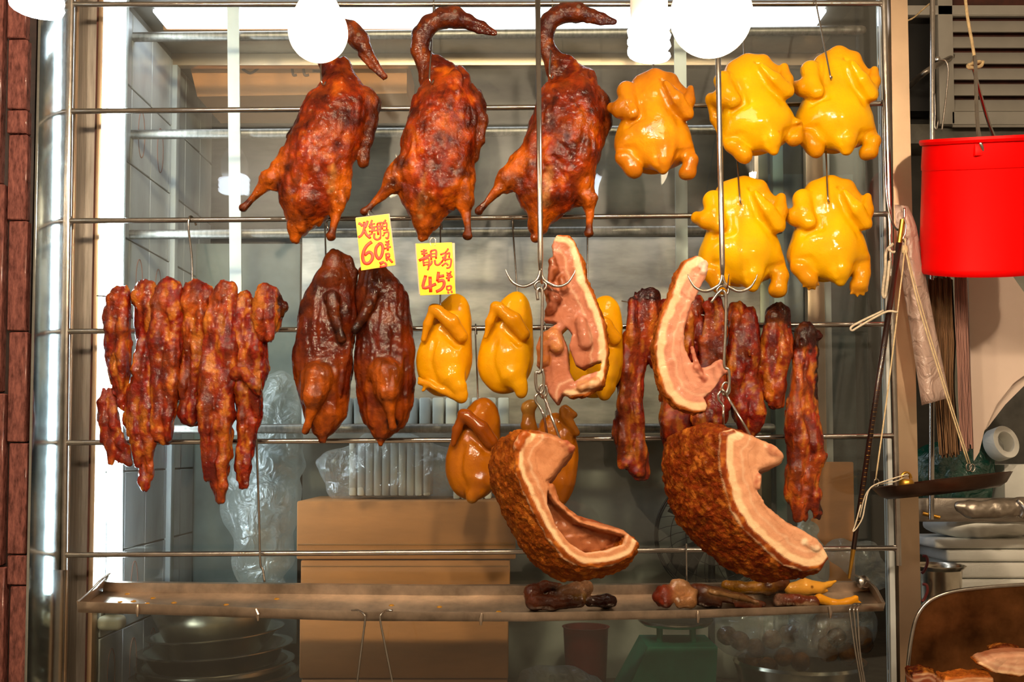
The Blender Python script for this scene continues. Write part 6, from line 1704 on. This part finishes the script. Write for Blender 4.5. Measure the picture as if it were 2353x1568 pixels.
sack('plastic_bag', 'clear bag billowing behind the right end of the tray', (1980, 1290), [[(1930, 1270, 0, 34), (1985, 1290, 0, 40), (2005, 1330, 0, 30)]], .26, 'film', 461, h=4.5)
rr = random.Random(12)
balls = [(1670, 1462), (1698, 1440), (1730, 1460), (1762, 1445), (1790, 1468), (1720, 1490), (1760, 1490), (1815, 1440), (1880, 1470), (1905, 1440), (1935, 1465), (1960, 1438), (1900, 1495), (1945, 1495), (1975, 1475), (1850, 1495)]
bp = None
for i, (x, y) in enumerate(balls):
    c = P(x, y, .33 + rr.uniform(-.015, .015)); 
    b = None
    if bp is None:
        bb = Blob(); bb.ell((x, y, 0), (24, 22, 22), 0, 'body', '#7a4a1c', 5); bb.noise(12, 1.4, seed=471)
        bp = bb.build('meatball', (x, y), .33, M['scrap'], 3.2, '', 'meatball', 'brown meatballs in the clear bags'); b0 = P(x, y, .33); o = bp
    else:
        o = bp.copy(); COL.objects.link(o); o.location = bp.location + (c - b0); o.rotation_euler = (rr.random() * 3, rr.random() * 3, rr.random() * 3)
    o["label"] = 'brown meatball among others in the clear bags below the tray'; o["group"] = 'brown meatballs in the clear bags'
# big pot holding the bags
pc_ = P(1838, 1522, .35); R = 148 * S(1838, 1522, .35)
m = MB(); m.lathe([(0, Z_BENCH - pc_.z), (R * .9, Z_BENCH - pc_.z), (R * .95, Z_BENCH - pc_.z + .01), (R * .96, -.03), (R, -.01), (R * 1.02, 0), (R, .008), (R * .95, .004), (R * .93, -.03), (R * .9, Z_BENCH - pc_.z + .012), (0, Z_BENCH - pc_.z + .012)], pc_, 56)
tag(m.build('steel_pot', M['steel_basin'], sharp=40), 'wide steel pot holding the clear bags below the tray', 'pot')
# green kitchen scale
gs = thing('kitchen_scale', 'green platform scale standing below the tray', 'scale', P(1530, 1560, .2))
a_, b_ = P(1430, 1640, .22), P(1640, 1492, .22)
z0 = Z_BENCH; z1 = P(1530, 1490, .22).z
g = MB(); xa_, xb_ = P(1415, 1560, .22).x, P(1640, 1560, .22).x; xc_, xd_ = P(1480, 1490, .31).x, P(1636, 1490, .31).x
g.hexa([Vector((xa_, .215, z0)), Vector((xb_, .215, z0)), Vector((xb_, .45, z0)), Vector((xa_, .45, z0)), Vector((xc_, .235, z1)), Vector((xd_, .235, z1)), Vector((xd_, .41, z1)), Vector((xc_, .41, z1))]); g.f = [tuple(reversed(f)) for f in g.f]
g.build('housing', M['green'], gs, smooth=False)
for px in (1516, 1592):
    g = MB(); q0 = P(px, 1490, .31); q1 = P(px, 1432, .31); g.tube([Vector((q0.x, .31, z1 - .005)), Vector((q0.x, .31, q1.z))], .0085, 10); g.build('support', M['green'], gs)
g = MB(); c_ = P(1552, 1428, .31); g.lathe([(0, -.008), (.085, -.008), (.095, 0), (.097, .006), (.093, .006), (.08, -.002), (0, -.002)], c_, 40); g.build('platform', M['steel_basin'], gs)
# dark red container and pale bag in the lower middle
m = MB(); c_ = P(1346, 1440, .42); m.lathe([(0, Z_BENCH - c_.z), (.052, Z_BENCH - c_.z), (.060, -.005), (.064, .0), (.056, .0), (.05, Z_BENCH - c_.z + .01), (0, Z_BENCH - c_.z + .01)], c_, 36); tag(m.build('plastic_tub', M['red_dark'], sharp=40), 'dark red plastic tub beside the green scale', 'tub')
sack('plastic_bag', 'pale crumpled bag at the bottom edge beside the boxes', (1290, 1570), [[(1220, 1575, 0, 36), (1300, 1570, 0, 42), (1360, 1580, 0, 30)]], .27, 'film_milky', 481, h=5)
# black pedestal fan guard seen through the pane
fan = thing('wire_fan', 'black wire fan guard standing behind the big pork piece', 'fan', P(1600, 1400, .47))
fc = P(1640, 1230, .47)
for r_f in (.16, .155, .12, .08, .04):
    m = MB(); m.tube([fc + Vector((r_f * math.cos(t), -.03 * (1 - (r_f / .16) ** 2), r_f * math.sin(t))) for t in np.linspace(0, 2 * math.pi, 49)[:-1]], .0035 if r_f > .15 else .0012, 6, closed=True); m.build('guard_ring', M['black'], fan, sharp=0)
for k in range(28):
    t = 2 * math.pi * k / 28
    m = MB(); m.tube([fc + Vector((rad * math.cos(t + .6 * rad / .16), -.03 * (1 - (rad / .16) ** 2), rad * math.sin(t + .6 * rad / .16))) for rad in np.linspace(.03, .158, 6)], .001, 5); m.build('guard_wire', M['black'], fan, sharp=0)
m = MB(); m.lathe([(0, -.02), (.035, -.018), (.045, 0), (.045, .06), (.02, .08), (0, .08)], fc, 24, axis=(0, 1, 0)); m.build('motor', M['black'], fan)
for k in range(4):
    t0 = k * math.pi / 2 + .3
    rows_ = [[fc + Vector((rad * math.cos(t0 + dt), .0 + .02 * (dt - .3), rad * math.sin(t0 + dt))) for dt in np.linspace(0, .8, 5)] for rad in np.linspace(.035, .14, 5)]
    m = MB(); m.grid(rows_, thick=(0, .002, 0)); m.build('blade', M['black'], fan)
m = MB(); m.tube([fc + Vector((0, .03, -.04)), Vector((fc.x, .52, Z_BENCH))], .01, 10); m.build('stand', M['black'], fan)
m = MB(); m.lathe([(0, 0), (.05, 0), (.05, .008), (.02, .02), (0, .02)], Vector((fc.x, .52, Z_BENCH)), 24); m.build('foot', M['black'], fan)

# nested steel basins at lower left
cX = P(492, 1450, .39).x
def basin(ztop, R, H, label, tilt=0.0, dx=0.0, lip=.012, base=.66):
    c = Vector((cX + dx, .39, ztop))
    ax_ = Vector((tilt, 0, 1)).normalized()
    m = MB(); m.lathe([(0, -H), (R * base, -H), (R * (base + .06), -H + .008), (R * .97, -.006), (R, -.003), (R + lip, -.001), (R + lip + .001, .002), (R + lip * .4, .003), (R * .98, .001), (R * base, -H + .004), (0, -H + .004)], c, 64, axis=ax_)
    return tag(m.build('steel_basin', M['steel_basin'], sharp=35), label, 'basin', 'nested steel basins')
pzt = lambda y: P(492, y, .39).z
basin(pzt(1372), .178, .115, 'topmost and deepest steel basin of the stack, tilted slightly', -.05)
basin(pzt(1452), .166, .06, 'second steel basin of the stack, narrow rim showing', -.07, .004)
basin(pzt(1487), .186, .05, 'third steel basin of the stack with a broad shiny rim', -.05, .004, .014, .8)
basin(pzt(1522), .190, .05, 'fourth steel basin of the stack with a thick rim', -.03, .006, .014, .85)
basin(pzt(1545), .200, pzt(1545) - Z_BENCH, 'lowest and widest steel basin of the stack', 0, .004, .016, .8)
